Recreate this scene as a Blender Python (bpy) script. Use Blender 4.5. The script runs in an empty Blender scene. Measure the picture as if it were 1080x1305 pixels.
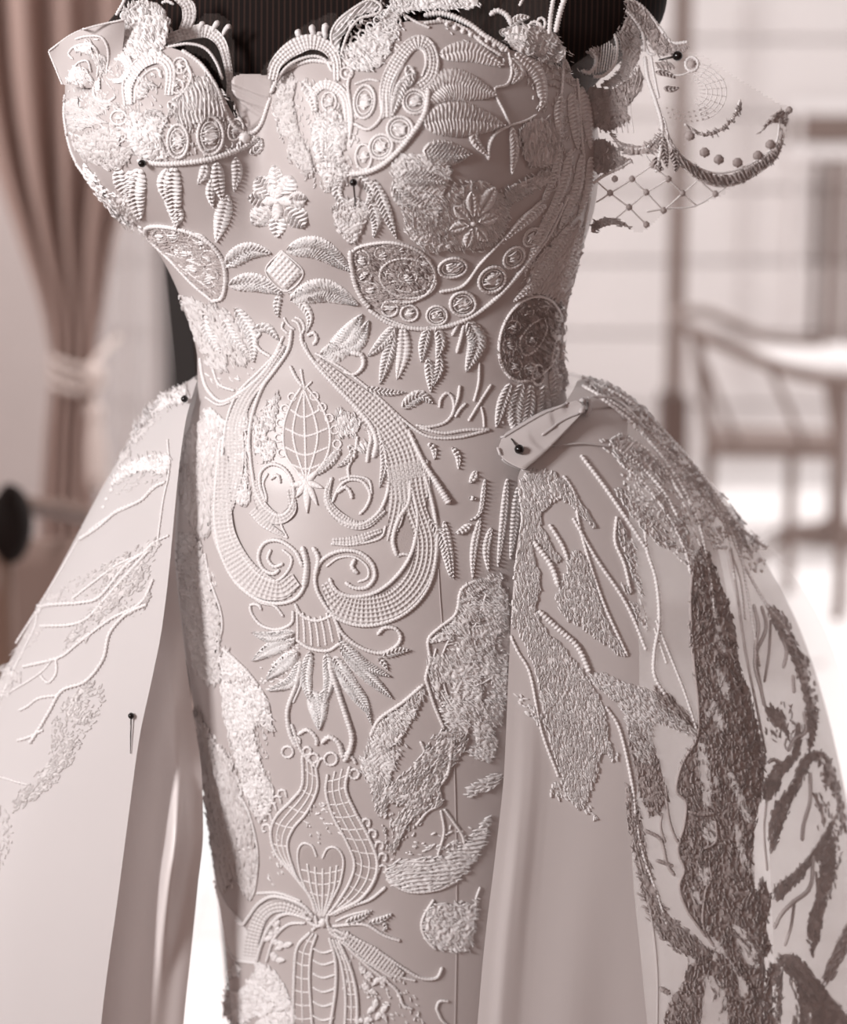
import bpy, math, random
import numpy as np
from mathutils import Vector
from mathutils.bvhtree import BVHTree

# ------------------------------------------------------------------ camera, world, light, exposure
scene = bpy.context.scene
FPX, CX, CY = 2500.0, 540.0, 652.5
CAM = np.array((0.0, -1.45, 1.22))
PITCH = math.atan((652.5 - 190.0) / FPX)
FWD = np.array((0.0, math.cos(PITCH), -math.sin(PITCH)))
UPV = np.array((0.0, math.sin(PITCH), math.cos(PITCH)))
RGT = np.array((1.0, 0.0, 0.0))
cam_data = bpy.data.cameras.new('camera')
cam = bpy.data.objects.new('camera', cam_data)
scene.collection.objects.link(cam)
cam.location = CAM
cam.rotation_euler = (math.pi / 2 - PITCH, 0, 0)
cam_data.sensor_fit = 'HORIZONTAL'
cam_data.sensor_width = 36.0
cam_data.lens = 36.0 * FPX / 1080.0
cam_data.clip_start = 0.05
cam_data.dof.use_dof = True
cam_data.dof.focus_distance = 1.47
cam_data.dof.aperture_fstop = 3.8
scene.camera = cam

world = bpy.data.worlds.new('world')
scene.world = world
world.use_nodes = True
world.node_tree.nodes['Background'].inputs[0].default_value = (1.0, 0.962, 0.955, 1)
world.node_tree.nodes['Background'].inputs[1].default_value = 1.0

def add_light(name, kind, loc, target, energy, color, size=None, size_y=None, angle=None):
    d = bpy.data.lights.new(name, kind)
    d.energy = energy
    d.color = color
    if kind == 'AREA':
        d.shape = 'RECTANGLE'
        d.size = size
        d.size_y = size_y
    if kind == 'SUN':
        d.angle = angle
    o = bpy.data.objects.new(name, d)
    scene.collection.objects.link(o)
    o.location = loc
    o.rotation_euler = (Vector(target) - Vector(loc)).to_track_quat('-Z', 'Y').to_euler()
    return o
# sun on the terrace, daylight through the window in the left wall, then two added fill lamps
add_light('sun', 'SUN', (2.6, 4.6, 6), (0.6, 3.0, 0), 1.95, (1.0, 0.97, 0.965), angle=math.radians(2))
add_light('window_daylight', 'AREA', (-1.62, -1.52, 1.75), (0.05, -0.02, 0.98), 52.0, (1.0, 0.972, 0.97), 0.40, 0.5)
add_light('fill_front', 'AREA', (-0.35, -2.5, 1.55), (0.1, 0.0, 0.95), 6.0, (1.0, 0.86, 0.81), 0.8, 1.0)  # added fill behind the camera to lift the skirt; no window there
add_light('fill_rear', 'AREA', (-1.70, 1.75, 1.7), (-0.5, 2.2, 1.2), 26.0, (1.0, 0.965, 0.96), 1.0, 1.3)  # added lamp that brightens curtain and back wall; the wall has no opening here
scene.view_settings.view_transform = 'Standard'
scene.view_settings.look = 'None'
scene.view_settings.gamma = 1.0
scene.view_settings.use_curve_mapping = False
scene.view_settings.exposure = 0.12

# ------------------------------------------------------------------ helpers
col = scene.collection
random.seed(7)
RNG = np.random.default_rng(11)

def dirs(px, py):
    px = np.asarray(px, float); py = np.asarray(py, float)
    return (FWD + np.multiply.outer((px - CX) / FPX, RGT) - np.multiply.outer((py - CY) / FPX, UPV))

def at(px, py, Y):
    """point of the place seen at pixel (px, py) at depth y = Y"""
    d = dirs(px, py)
    t = (Y - CAM[1]) / d[..., 1]
    return CAM + d * t[..., None]

def to_px(P):
    P = np.asarray(P, float) - CAM
    w = P @ FWD
    return np.stack([CX + FPX * (P @ RGT) / w, CY - FPX * (P @ UPV) / w], -1)

def smooth_interp(xs, tab):
    """smooth interpolation (cubic Hermite) through a table of (x, value)"""
    t = np.array(tab, float)
    X, Yv = t[:, 0], t[:, 1]
    d = np.diff(Yv) / np.diff(X)
    m = np.empty_like(Yv)
    m[0], m[-1] = d[0], d[-1]
    for i in range(1, len(X) - 1):
        m[i] = 0 if d[i - 1] * d[i] <= 0 else 2 * d[i - 1] * d[i] / (d[i - 1] + d[i])
    xs = np.clip(np.asarray(xs, float), X[0], X[-1])
    k = np.clip(np.searchsorted(X, xs, side='right') - 1, 0, len(X) - 2)
    h = X[k + 1] - X[k]
    u = (xs - X[k]) / h
    return ((2*u**3 - 3*u**2 + 1) * Yv[k] + (u**3 - 2*u**2 + u) * h * m[k]
            + (-2*u**3 + 3*u**2) * Yv[k + 1] + (u**3 - u**2) * h * m[k + 1])

def mesh_obj(name, V, F, mat=None, parent=None, uv=None, smooth=True):
    me = bpy.data.meshes.new(name)
    V = np.asarray(V, np.float32)
    F = [tuple(int(i) for i in f) for f in F] if not isinstance(F, np.ndarray) else F
    if isinstance(F, np.ndarray):
        n, k = F.shape
        me.vertices.add(len(V)); me.vertices.foreach_set('co', V.ravel())
        me.loops.add(n * k); me.loops.foreach_set('vertex_index', F.astype(np.int32).ravel())
        me.polygons.add(n)
        me.polygons.foreach_set('loop_start', np.arange(0, n * k, k, dtype=np.int32))
        me.polygons.foreach_set('loop_total', np.full(n, k, np.int32))
        me.update(calc_edges=True)
    else:
        me.from_pydata(V.tolist(), [], F)
    if uv is not None:
        lay = me.uv_layers.new(name='UVMap')
        li = np.empty(len(me.loops), np.int32)
        me.loops.foreach_get('vertex_index', li)
        lay.data.foreach_set('uv', np.asarray(uv, np.float32)[li].ravel())
    if smooth:
        me.polygons.foreach_set('use_smooth', np.ones(len(me.polygons), bool))
    me.validate()
    o = bpy.data.objects.new(name, me)
    if mat is not None:
        me.materials.append(mat)
    col.objects.link(o)
    if parent is not None:
        o.parent = parent
        o.matrix_parent_inverse = PINV.get(parent.name, parent.matrix_world).copy() if parent.name in PINV else parent.matrix_world.inverted()
    return o

PINV = {}
def thing(name, label, cat, loc=(0, 0, 0), group=None):
    o = bpy.data.objects.new(name, None)
    o.empty_display_size = 0.05
    col.objects.link(o)
    o.location = loc
    o['label'] = label
    o['category'] = cat
    if group:
        o['group'] = group
    from mathutils import Matrix
    PINV[o.name] = Matrix.Translation(Vector(loc)).inverted()
    return o

def tag(o, label=None, cat=None, kind=None, group=None):
    if label: o['label'] = label
    if cat: o['category'] = cat
    if kind: o['kind'] = kind
    if group: o['group'] = group
    return o

def grid_faces(nr, nc, wrap=False):
    r = np.arange(nr - 1)[:, None]
    c = np.arange(nc if wrap else nc - 1)[None, :]
    c2 = (c + 1) % nc
    return np.stack([r * nc + c, r * nc + c2, (r + 1) * nc + c2, (r + 1) * nc + c], -1).reshape(-1, 4)

class MB:
    """collects boxes, bars, tubes into one mesh"""
    def __init__(s):
        s.V = []; s.F = []; s.n = 0
    def add(s, V, F):
        V = np.asarray(V, float)
        s.V.append(V)
        s.F += [tuple(i + s.n for i in f) for f in F]
        s.n += len(V)
        return s
    def box(s, x0, x1, y0, y1, z0, z1, b=0.0):
        if b <= 0:
            V = [(x, y, z) for x in (x0, x1) for y in (y0, y1) for z in (z0, z1)]
            F = [(0,1,3,2),(4,6,7,5),(0,4,5,1),(2,3,7,6),(0,2,6,4),(1,5,7,3)]
            return s.add(V, F)
        # chamfered box: 24 vertices
        V = []; idx = {}
        for i, x in enumerate((x0, x1)):
            for j, y in enumerate((y0, y1)):
                for k, z in enumerate((z0, z1)):
                    sx, sy, sz = (1 - 2*i) * b, (1 - 2*j) * b, (1 - 2*k) * b
                    idx[i,j,k] = len(V)
                    V += [(x, y + sy, z + sz), (x + sx, y, z + sz), (x + sx, y + sy, z)]
        F = []
        q = lambda i, j, k, a: idx[i,j,k] + a
        for i in (0, 1): F.append((q(i,0,0,0), q(i,1,0,0), q(i,1,1,0), q(i,0,1,0)))
        for j in (0, 1): F.append((q(0,j,0,1), q(1,j,0,1), q(1,j,1,1), q(0,j,1,1)))
        for k in (0, 1): F.append((q(0,0,k,2), q(1,0,k,2), q(1,1,k,2), q(0,1,k,2)))
        for i in (0, 1):
            for j in (0, 1): F.append((q(i,j,0,0), q(i,j,0,1), q(i,j,1,1), q(i,j,1,0)))
        for i in (0, 1):
            for k in (0, 1): F.append((q(i,0,k,0), q(i,0,k,2), q(i,1,k,2), q(i,1,k,0)))
        for j in (0, 1):
            for k in (0, 1): F.append((q(0,j,k,1), q(0,j,k,2), q(1,j,k,2), q(1,j,k,1)))
        for c, a in idx.items(): F.append((a, a + 1, a + 2))
        return s.add(V, F)
    def tube(s, pts, r, n=10, caps=True):
        pts = np.asarray(pts, float)
        r = np.broadcast_to(np.asarray(r, float), (len(pts),))
        T = np.gradient(pts, axis=0)
        T /= np.linalg.norm(T, axis=1)[:, None] + 1e-12
        up = np.array((0, 0, 1.0)) if abs(T[0][2]) < 0.9 else np.array((1.0, 0, 0))
        A = np.empty_like(T)
        a = np.cross(T[0], up)
        for i in range(len(pts)):
            a = a - T[i] * (a @ T[i]); a /= np.linalg.norm(a) + 1e-12
            A[i] = a
        B = np.cross(T, A)
        th = np.linspace(0, 2 * math.pi, n, endpoint=False)
        V = pts[:, None] + r[:, None, None] * (np.cos(th)[None, :, None] * A[:, None] + np.sin(th)[None, :, None] * B[:, None])
        F = [tuple(f) for f in grid_faces(len(pts), n, True).tolist()]
        if caps:
            F.append(tuple(range(n - 1, -1, -1)))
            F.append(tuple(range((len(pts) - 1) * n, len(pts) * n)))
        return s.add(V.reshape(-1, 3), F)
    def lathe(s, c, prof, n=24):
        th = np.linspace(0, 2 * math.pi, n, endpoint=False)
        V = [(c[0] + r * math.cos(t), c[1] + r * math.sin(t), c[2] + z) for r, z in prof for t in th]
        F = [tuple(f) for f in grid_faces(len(prof), n, True).tolist()]
        F.append(tuple(range(n - 1, -1, -1)))
        F.append(tuple(range((len(prof) - 1) * n, len(prof) * n)))
        return s.add(V, F)
    def build(s, name, mat, parent=None, smooth=False):
        o = mesh_obj(name, np.concatenate(s.V), s.F, mat, parent, smooth=smooth)
        return o

# ------------------------------------------------------------------ materials
def new_mat(name):
    m = bpy.data.materials.new(name)
    m.use_nodes = True
    nt = m.node_tree
    return m, nt, nt.nodes['Principled BSDF'], nt.nodes['Material Output']

def N(nt, typ, **kw):
    n = nt.nodes.new(typ)
    for k, v in kw.items():
        if k.startswith('i_'):
            n.inputs[k[2:].replace('_', ' ')].default_value = v
        else:
            setattr(n, k, v)
    return n

def simple(name, c, rough=0.6, var=0.0, scale=8.0, bump=0.0, bscale=200.0, metal=0.0, spec=0.5, sheen=0.0):
    m, nt, p, out = new_mat(name)
    p.inputs['Base Color'].default_value = (*c, 1)
    p.inputs['Roughness'].default_value = rough
    p.inputs['Metallic'].default_value = metal
    p.inputs['Specular IOR Level'].default_value = spec
    if sheen:
        p.inputs['Sheen Weight'].default_value = sheen
        p.inputs['Sheen Roughness'].default_value = 0.4
    tc = N(nt, 'ShaderNodeTexCoord')
    if var > 0:
        no = N(nt, 'ShaderNodeTexNoise', i_Scale=scale, i_Detail=5.0)
        nt.links.new(tc.outputs['Object'], no.inputs['Vector'])
        mx = N(nt, 'ShaderNodeMix', data_type='RGBA')
        mx.inputs[6].default_value = tuple(max(0, x * (1 - var)) for x in c) + (1,)
        mx.inputs[7].default_value = tuple(min(1, x * (1 + var)) for x in c) + (1,)
        nt.links.new(no.outputs['Fac'], mx.inputs[0])
        nt.links.new(mx.outputs[2], p.inputs['Base Color'])
    if bump > 0:
        nb = N(nt, 'ShaderNodeTexNoise', i_Scale=bscale, i_Detail=3.0)
        nt.links.new(tc.outputs['Object'], nb.inputs['Vector'])
        b = N(nt, 'ShaderNodeBump', i_Strength=bump, i_Distance=0.001)
        nt.links.new(nb.outputs['Fac'], b.inputs['Height'])
        nt.links.new(b.outputs['Normal'], p.inputs['Normal'])
    return m

def wood(name, c, dark=0.5, rough=0.5, axis_scale=(3, 3, 30)):
    m, nt, p, out = new_mat(name)
    tc = N(nt, 'ShaderNodeTexCoord')
    mp = N(nt, 'ShaderNodeMapping')
    mp.inputs['Scale'].default_value = (30, 30, 2.0)
    no = N(nt, 'ShaderNodeTexNoise', i_Scale=1.6, i_Detail=6.0)
    nt.links.new(tc.outputs['Object'], mp.inputs['Vector'])
    nt.links.new(mp.outputs['Vector'], no.inputs['Vector'])
    mx = N(nt, 'ShaderNodeMix', data_type='RGBA')
    mx.inputs[6].default_value = tuple(x * dark for x in c) + (1,)
    mx.inputs[7].default_value = (*c, 1)
    nt.links.new(no.outputs['Fac'], mx.inputs[0])
    nt.links.new(mx.outputs[2], p.inputs['Base Color'])
    p.inputs['Roughness'].default_value = rough
    return m

def cloth(name, c, transp=0.0, transl=0.0, rough=0.7, weave=900.0, bump=0.15, spec=0.3):
    """woven fabric: diffuse/sheen front, some light through it, partly open weave"""
    m, nt, p, out = new_mat(name)
    p.inputs['Base Color'].default_value = (*c, 1)
    p.inputs['Roughness'].default_value = rough
    p.inputs['Specular IOR Level'].default_value = spec
    tc = N(nt, 'ShaderNodeTexCoord')
    nb = N(nt, 'ShaderNodeTexNoise', i_Scale=weave, i_Detail=2.0)
    nt.links.new(tc.outputs['Object'], nb.inputs['Vector'])
    b = N(nt, 'ShaderNodeBump', i_Strength=bump, i_Distance=0.0006)
    nt.links.new(nb.outputs['Fac'], b.inputs['Height'])
    nt.links.new(b.outputs['Normal'], p.inputs['Normal'])
    sh = p.outputs['BSDF']
    if transl > 0:
        t = N(nt, 'ShaderNodeBsdfTranslucent')
        t.inputs['Color'].default_value = (*c, 1)
        ms = N(nt, 'ShaderNodeMixShader')
        ms.inputs[0].default_value = transl
        nt.links.new(sh, ms.inputs[1]); nt.links.new(t.outputs[0], ms.inputs[2])
        sh = ms.outputs[0]
    if transp > 0:
        t = N(nt, 'ShaderNodeBsdfTransparent')
        ms = N(nt, 'ShaderNodeMixShader')
        ms.inputs[0].default_value = transp
        nt.links.new(sh, ms.inputs[1]); nt.links.new(t.outputs[0], ms.inputs[2])
        sh = ms.outputs[0]
    nt.links.new(sh, out.inputs['Surface'])
    return m

M = {}
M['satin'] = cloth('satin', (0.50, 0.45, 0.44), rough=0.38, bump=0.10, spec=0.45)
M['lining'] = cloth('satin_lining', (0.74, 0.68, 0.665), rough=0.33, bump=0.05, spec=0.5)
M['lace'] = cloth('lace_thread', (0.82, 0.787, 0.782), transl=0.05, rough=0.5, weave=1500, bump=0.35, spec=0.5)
M['lace_net_shade'] = cloth('lace_net_shade', (0.45, 0.395, 0.383), transl=0.03, rough=0.6, weave=1200, bump=0.6, spec=0.35)  # net grounds, and back-lit lace with its shade put into the colour
M['lace_soft'] = cloth('lace_soft', (0.68, 0.64, 0.632), transl=0.06, rough=0.6, weave=1200, bump=0.5, spec=0.35)
M['organza'] = cloth('organza', (0.61, 0.562, 0.552), transp=0.0, transl=0.14, rough=0.55, bump=0.08)
M['organza_sheer'] = cloth('organza_sheer', (0.78, 0.735, 0.725), transp=0.50, transl=0.42, rough=0.6, bump=0.05)
M['organza_left'] = cloth('organza_lined', (0.70, 0.66, 0.655), transp=0.04, transl=0.25, rough=0.55, bump=0.08)
M['tulle'] = cloth('tulle', (0.82, 0.77, 0.755), transp=0.80, transl=0.5, rough=0.7, bump=0.05)
M['sheer_lace'] = cloth('sheer_lace_net', (0.80, 0.75, 0.735), transp=0.78, transl=0.5, rough=0.7, bump=0.05)
M['net_edge'] = cloth('net_edge', (0.62, 0.52, 0.48), transp=0.95, transl=0.3)
M['pin_black'] = simple('pin_head_black', (0.006, 0.004, 0.004), rough=0.18)
M['steel'] = simple('pin_steel', (0.10, 0.085, 0.08), rough=0.3, metal=0.8)
M['curtain'] = cloth('curtain_velvet', (0.40, 0.285, 0.25), rough=0.75, weave=300, bump=0.2)
M['sheer'] = cloth('sheer_curtain', (0.80, 0.75, 0.74), transp=0.6, transl=0.70, rough=0.8)
M['rope'] = simple('rope', (0.62, 0.52, 0.48), rough=0.7, bump=0.5, bscale=150)
M['plaster'] = simple('plaster_wall', (0.62, 0.55, 0.53), rough=0.9, var=0.06, bump=0.15, bscale=60)
M['room'] = simple('room_wall', (0.27, 0.17, 0.14), rough=0.9, var=0.1, bump=0.1, bscale=60)
M['ceil'] = simple('ceiling_paint', (0.36, 0.28, 0.26), rough=0.9, var=0.05)
M['floor'] = wood('floor_wood', (0.34,0.24,0.21))
M['deck'] = simple('deck_paint', (0.86, 0.82, 0.81), rough=0.6, var=0.06, scale=3)
M['siding'] = simple('siding_paint', (0.74, 0.685, 0.672), rough=0.7, var=0.10, scale=2.5)
M['black'] = simple('black_frame', (0.010, 0.006, 0.005), rough=0.4)
M['brown'] = wood('brown_wood', (0.22, 0.125, 0.09), 0.45)
M['greywood'] = wood('weathered_wood', (0.25, 0.175, 0.15), 0.6)
M['darkwood'] = wood('dark_wood', (0.13, 0.075, 0.06), 0.6)
M['leather'] = simple('dark_leather', (0.010, 0.006, 0.005), rough=0.7, spec=0.1, bump=0.2, bscale=120)
M['uphol'] = cloth('upholstery', (0.23, 0.155, 0.13), rough=0.8, weave=300, bump=0.2)
M['white'] = simple('white_paint', (0.82, 0.77, 0.76), rough=0.5, var=0.04)
M['glass'] = None
def pinstripe():
    m, nt, p, out = new_mat('pinstripe_cloth')
    uv = N(nt, 'ShaderNodeTexCoord')
    sp = N(nt, 'ShaderNodeSeparateXYZ')
    nt.links.new(uv.outputs['UV'], sp.inputs[0])
    mu = N(nt, 'ShaderNodeMath', operation='MULTIPLY'); mu.inputs[1].default_value = 2 * math.pi
    nt.links.new(sp.outputs['X'], mu.inputs[0])
    si = N(nt, 'ShaderNodeMath', operation='SINE')
    nt.links.new(mu.outputs[0], si.inputs[0])
    cr = N(nt, 'ShaderNodeMapRange')
    cr.inputs['From Min'].default_value = 0.1; cr.inputs['From Max'].default_value = 0.9
    nt.links.new(si.outputs[0], cr.inputs['Value'])
    mx = N(nt, 'ShaderNodeMix', data_type='RGBA')
    mx.inputs[6].default_value = (0.006, 0.0028, 0.0022, 1)
    mx.inputs[7].default_value = (0.026, 0.0125, 0.0095, 1)
    nt.links.new(cr.outputs[0], mx.inputs[0])
    nt.links.new(mx.outputs[2], p.inputs['Base Color'])
    p.inputs['Roughness'].default_value = 0.85
    p.inputs['Specular IOR Level'].default_value = 0.2
    return m
M['pinstripe'] = pinstripe()
# ------------------------------------------------------------------ the room and the terrace
def struct(name, mb, mat, parent=None):
    o = mb.build(name, mat, parent)
    if parent is None:
        o['kind'] = 'structure'
    return o
XL, XR, YF, YB, H = -1.75, 2.3, -2.6, 2.95, 2.75
XO, YO2 = -0.47, 0.62          # the room is roofed up to YO2; left of XO the roof runs on to the back wall
floor = struct('floor', MB().box(XL - .2, XR + .2, YF - .2, YO2, -0.12, -0.02).box(XL - .2, XO, YO2, YB + .2, -0.12, -0.02), M['floor'])
for i in range(18):
    x0 = XL - .2 + i * 0.25
    x1 = x0 + .248
    MB().box(x0 + .002, x1, YF - .2, YB + .2 if x1 < XO + .1 else YO2, -0.02, 0.0, .002).build('plank', M['floor'], floor)
struct('ceiling', MB().box(XL - .2, XR + .2, YF - .2, YO2, H, H + .1).box(XL - .2, XO, YO2, YB + .2, H, H + .1), M['ceil'])
# left wall with the window opening that the daylight comes through
lw = MB()
wy0, wy1, wz0, wz1 = -1.5, 0.55, 0.75, 2.45
lw.box(XL - .15, XL, YF, wy0, 0, H).box(XL - .15, XL, wy1, YB, 0, H)
lw.box(XL - .15, XL, wy0, wy1, 0, wz0).box(XL - .15, XL, wy0, wy1, wz1, H)
struct('wall_left', lw, M['room'])
struct('wall_right', MB().box(XR, XR + .15, YF, YO2, 0, H), M['room'])
struct('wall_front', MB().box(XL, XR, YF - .15, YF, 0, H), M['room'])
# back wall: a plaster piece to the left, then the glazed door opening to the terrace
xw = float(at(100, 400, YB)[0])
xd0 = float(at(206, 430, YB)[0]); xd1 = float(at(242, 430, YB)[0]); xd2 = float(at(262, 430, YB)[0])
struct('wall_back', MB().box(XL, xw, YB, YB + .15, 0, H), M['plaster'])
win = struct('window_1', MB().box(xw, xw + .03, YB - .01, YB + .16, 0, H).box(xd0 - .012, xd0, YB - .01, YB + .16, 0, H), M['white'])
door = struct('door_1', MB().box(xd0, xd1, YB - .06, YB + .16, 0, H), M['black'])
MB().box(xd1, xd2, YB - .04, YB + .16, 0, 2.45, .004).build('door_post', M['brown'], door)
struct('baseboard_back', MB().box(XL, xw, YB - .015, YB, 0, .12), M['white'])

# terrace: deck boards, plank wall, posts
deck = struct('floor_terrace', MB().box(XO + .1, 4.2, YO2, 6.6, -0.14, -0.03).box(-2.4, XO + .1, YB + .2, 6.6, -.14, -.03), M['deck'])
for i in range(41):
    y0 = YO2 + i * 0.145
    MB().box(-2.4 if y0 > YB + .2 else XO + .1, 4.2, y0 + .003, y0 + .142, -.03, -.008, .003).build('plank', M['deck'], deck)
YW = 6.25
tw = struct('wall_terrace', MB().box(-2.4, 4.2, YW + .02, YW + .12, -.1, 2.2), M['siding'])
for i in range(8):
    z0 = -.05 + i * 0.28
    MB().box(-2.4, 4.2, YW - .012 - .006 * (i % 3), YW + .02, z0 + .006, z0 + .274, .005).build('plank', M['siding'], tw)
def px_box(mb, x0, x1, y0, y1, Y, depth=.08, b=.006):
    """box whose front face, standing at depth Y, spans these pixels"""
    a = at(x0, y1, Y); c = at(x1, y0, Y)
    return mb.box(float(a[0]), float(c[0]), Y, Y + depth, float(a[2]), float(c[2]), b)
# terrace window with its frame on the right of the plank wall
w2 = struct('window_2', px_box(MB(), 1003, 1200, 128, 146, YW - .06, .08), M['white'])
px_box(MB(), 1003, 1024, 146, 470, YW - .05, .05).build('window_frame', M['siding'], w2)
px_box(MB(), 1003, 1200, 146, 182, YW - .045, .04).build('lintel', M['greywood'], w2)
px_box(MB(), 1003, 1200, 184, 202, YW - .055, .05).build('window_frame', M['white'], w2)
px_box(MB(), 1032, 1050, 202, 470, YW - .04, .035).build('shutter_slat', M['darkwood'], w2)
px_box(MB(), 1050, 1078, 202, 470, YW - .035, .03).build('shutter_slat', M['greywood'], w2)
px_box(MB(), 1080, 1120, 202, 470, YW - .04, .035).build('shutter_slat', M['greywood'], w2)
px_box(MB(), 945, 958, 0, 480, YW - .04, .05).build('window_frame', M['siding'], w2)
# porch post
pp = thing('porch_post', 'slim weathered wooden post standing on the terrace behind the lace sleeve', 'post', tuple(at(862, 640, 5.0) * [1, 1, 0] + [0, 0, -.008]))
a = float(at(856, 300, 5.0)[0]); b = float(at(876, 300, 5.0)[0])
MB().box(a, b, 5.0, 5.09, .42, 2.2, .006).build('shaft', M['greywood'], pp)
MB().box(a - .02, b + .02, 4.98, 5.11, -.008, .42, .008).build('plinth', M['darkwood'], pp)
MB().box(a - .02, b + .02, 4.98, 5.11, 2.2, 2.28, .008).build('capital', M['greywood'], pp)

# wooden armchair on the terrace
YC = 3.55
def P3(px, py, Y):
    return at(px, py, Y)
ch = thing('terrace_chair', 'pale bentwood armchair standing on the sunny terrace deck', 'chair', tuple(at(980, 800, YC) * [1, 1, 0] + [0, 0, -.008]))
def curve(pts, n=24):
    pts = np.asarray(pts, float)
    t = np.linspace(0, len(pts) - 1, n)
    i = np.clip(t.astype(int), 0, len(pts) - 2); u = (t - i)[:, None]
    g = lambda k: pts[np.clip(i + k, 0, len(pts) - 1)]
    p0, p1, p2, p3 = g(-1), g(0), g(1), g(2)
    return 0.5 * ((2 * p1) + (-p0 + p2) * u + (2*p0 - 5*p1 + 4*p2 - p3) * u**2 + (-p0 + 3*p1 - 3*p2 + p3) * u**3)
front_rail = curve([P3(868, 398, 3.75), P3(856, 405, 3.6), P3(880, 420, 3.45), P3(935, 445, 3.32), P3(1000, 470, 3.22), P3(1060, 484, 3.2), P3(1130, 492, 3.2)], 40)
MB().tube(front_rail, .0165, 10).build('arm_rail', M['greywood'], ch, True)
back_rail = curve([P3(868, 398, 3.75), P3(900, 398, 3.85), P3(940, 415, 3.95), P3(985, 432, 4.0), P3(1050, 436, 4.0)], 30)
MB().tube(back_rail, .014, 10).build('back_rail', M['greywood'], ch, True)
for pts in ([P3(888, 428, 3.42), P3(897, 500, 3.42), P3(908, 575, 3.42)],
            [P3(1058, 486, 3.2), P3(1068, 560, 3.2), P3(1072, 660, 3.2), P3(1071, 760, 3.2), P3(1066, 790, 3.2)]):
    q = curve(pts, 20)
    MB().tube(q, .015, 10).build('leg', M['greywood'], ch, True)
for px, Y in ((905, 3.45), (1010, 3.95)):
    a = P3(px, 578, Y); b = a.copy(); b[2] = -.008
    MB().tube(curve([a, (a + b) / 2, b], 6), .015, 10).build('leg', M['greywood'], ch, True)
sa = P3(898, 570, 3.42); sb = P3(1068, 572, 3.2); sc_ = P3(1075, 556, 3.75); sd = P3(915, 548, 3.95)
seat = MB()
top = [sa, sb, sc_, sd]
V = [p + np.array((0, 0, .012)) for p in top] + [p - np.array((0, 0, .022)) for p in top]
seat.add(V, [(0, 1, 2, 3), (7, 6, 5, 4), (0, 4, 5, 1), (1, 5, 6, 2), (2, 6, 7, 3), (3, 7, 4, 0)])
seat.build('seat', M['greywood'], ch)
for k in range(3):
    u = .25 + .25 * k
    a = sa * (1 - u) + sb * u + np.array((0, 0, .012)); b = front_rail[int(8 + 22 * u)]
    if k != 1:
        MB().tube([a + (b - a) * t for t in np.linspace(0, 1, 5)], .008, 8).build('spindle', M['greywood'], ch, True)
st = curve([P3(930, 728, 3.42), P3(1000, 690, 3.3), P3(1070, 658, 3.2)], 8)
MB().tube(st, .009, 8).build('stretcher', M['greywood'], ch, True)
# round white table behind the chair
tp = at(1075, 452, 4.75)
tb = thing('round_table', 'round white garden table behind the terrace chair', 'table', (float(tp[0]), float(tp[1]), -.008))
MB().lathe(tp, [(.30, -.022), (.318, -.018), (.322, -.006), (.318, .004), (.30, .006)], 40).build('table_top', M['white'], tb, True)
MB().lathe((tp[0], tp[1], 0), [(.035, .01), (.03, .05), (.028, tp[2] - .03), (.06, tp[2] - .02)], 16).build('pedestal', M['greywood'], tb, True)
MB().lathe((tp[0], tp[1], -.008), [(.2, 0), (.2, .012), (.06, .03)], 24).build('base', M['greywood'], tb, True)

# ------------------------------------------------------------------ curtain with tieback, sheer, armchair at the left
def drape(name, rows, Y, mat, parent, nf, amp, label=None, nc=90, ph=0.0, top=-150, bot=1000):
    """hanging cloth whose left and right edges are given per row; pleats run down it"""
    pys = np.linspace(top, bot, 120)
    xl = smooth_interp(pys, [(r[0], r[1]) for r in rows]); xr = smooth_interp(pys, [(r[0], r[2]) for r in rows])
    s = np.linspace(0, 1, nc)
    px = xl[:, None] + (xr - xl)[:, None] * s
    P = at(px, pys[:, None] + 0 * px, Y)
    w = (xr - xl)[:, None] / 130.0
    fold = np.sin(2 * math.pi * nf * s + ph + .6 * np.sin(3 * s + ph)) + .35 * np.sin(2 * math.pi * nf * 2.3 * s + 1.3)
    P[..., 1] += -amp * fold[None, :] * np.clip(w, .5, 1.2)
    uv = np.stack([np.broadcast_to(s, px.shape), np.broadcast_to(np.linspace(0, 1, 120)[:, None], px.shape)], -1).reshape(-1, 2)
    o = mesh_obj(name, P.reshape(-1, 3), grid_faces(120, nc), mat, parent, uv)
    md = o.modifiers.new('thickness', 'SOLIDIFY'); md.thickness = .003
    return o
YCU = 2.45
cu = thing('curtain', 'brown velvet curtain gathered by a rope tieback beside the window', 'curtain', tuple(at(95, 470, YCU) * [1, 1, 0]))
drape('drape', [(-200, -55, 205), (0, -40, 205), (100, -30, 200), (200, -8, 178), (300, 25, 150), (400, 57, 132), (450, 66, 124), (470, 68, 122), (500, 66, 124), (560, 60, 122), (700, 52, 122), (1100, 45, 130)],
      YCU, M['curtain'], cu, 4.2, .035)
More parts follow.
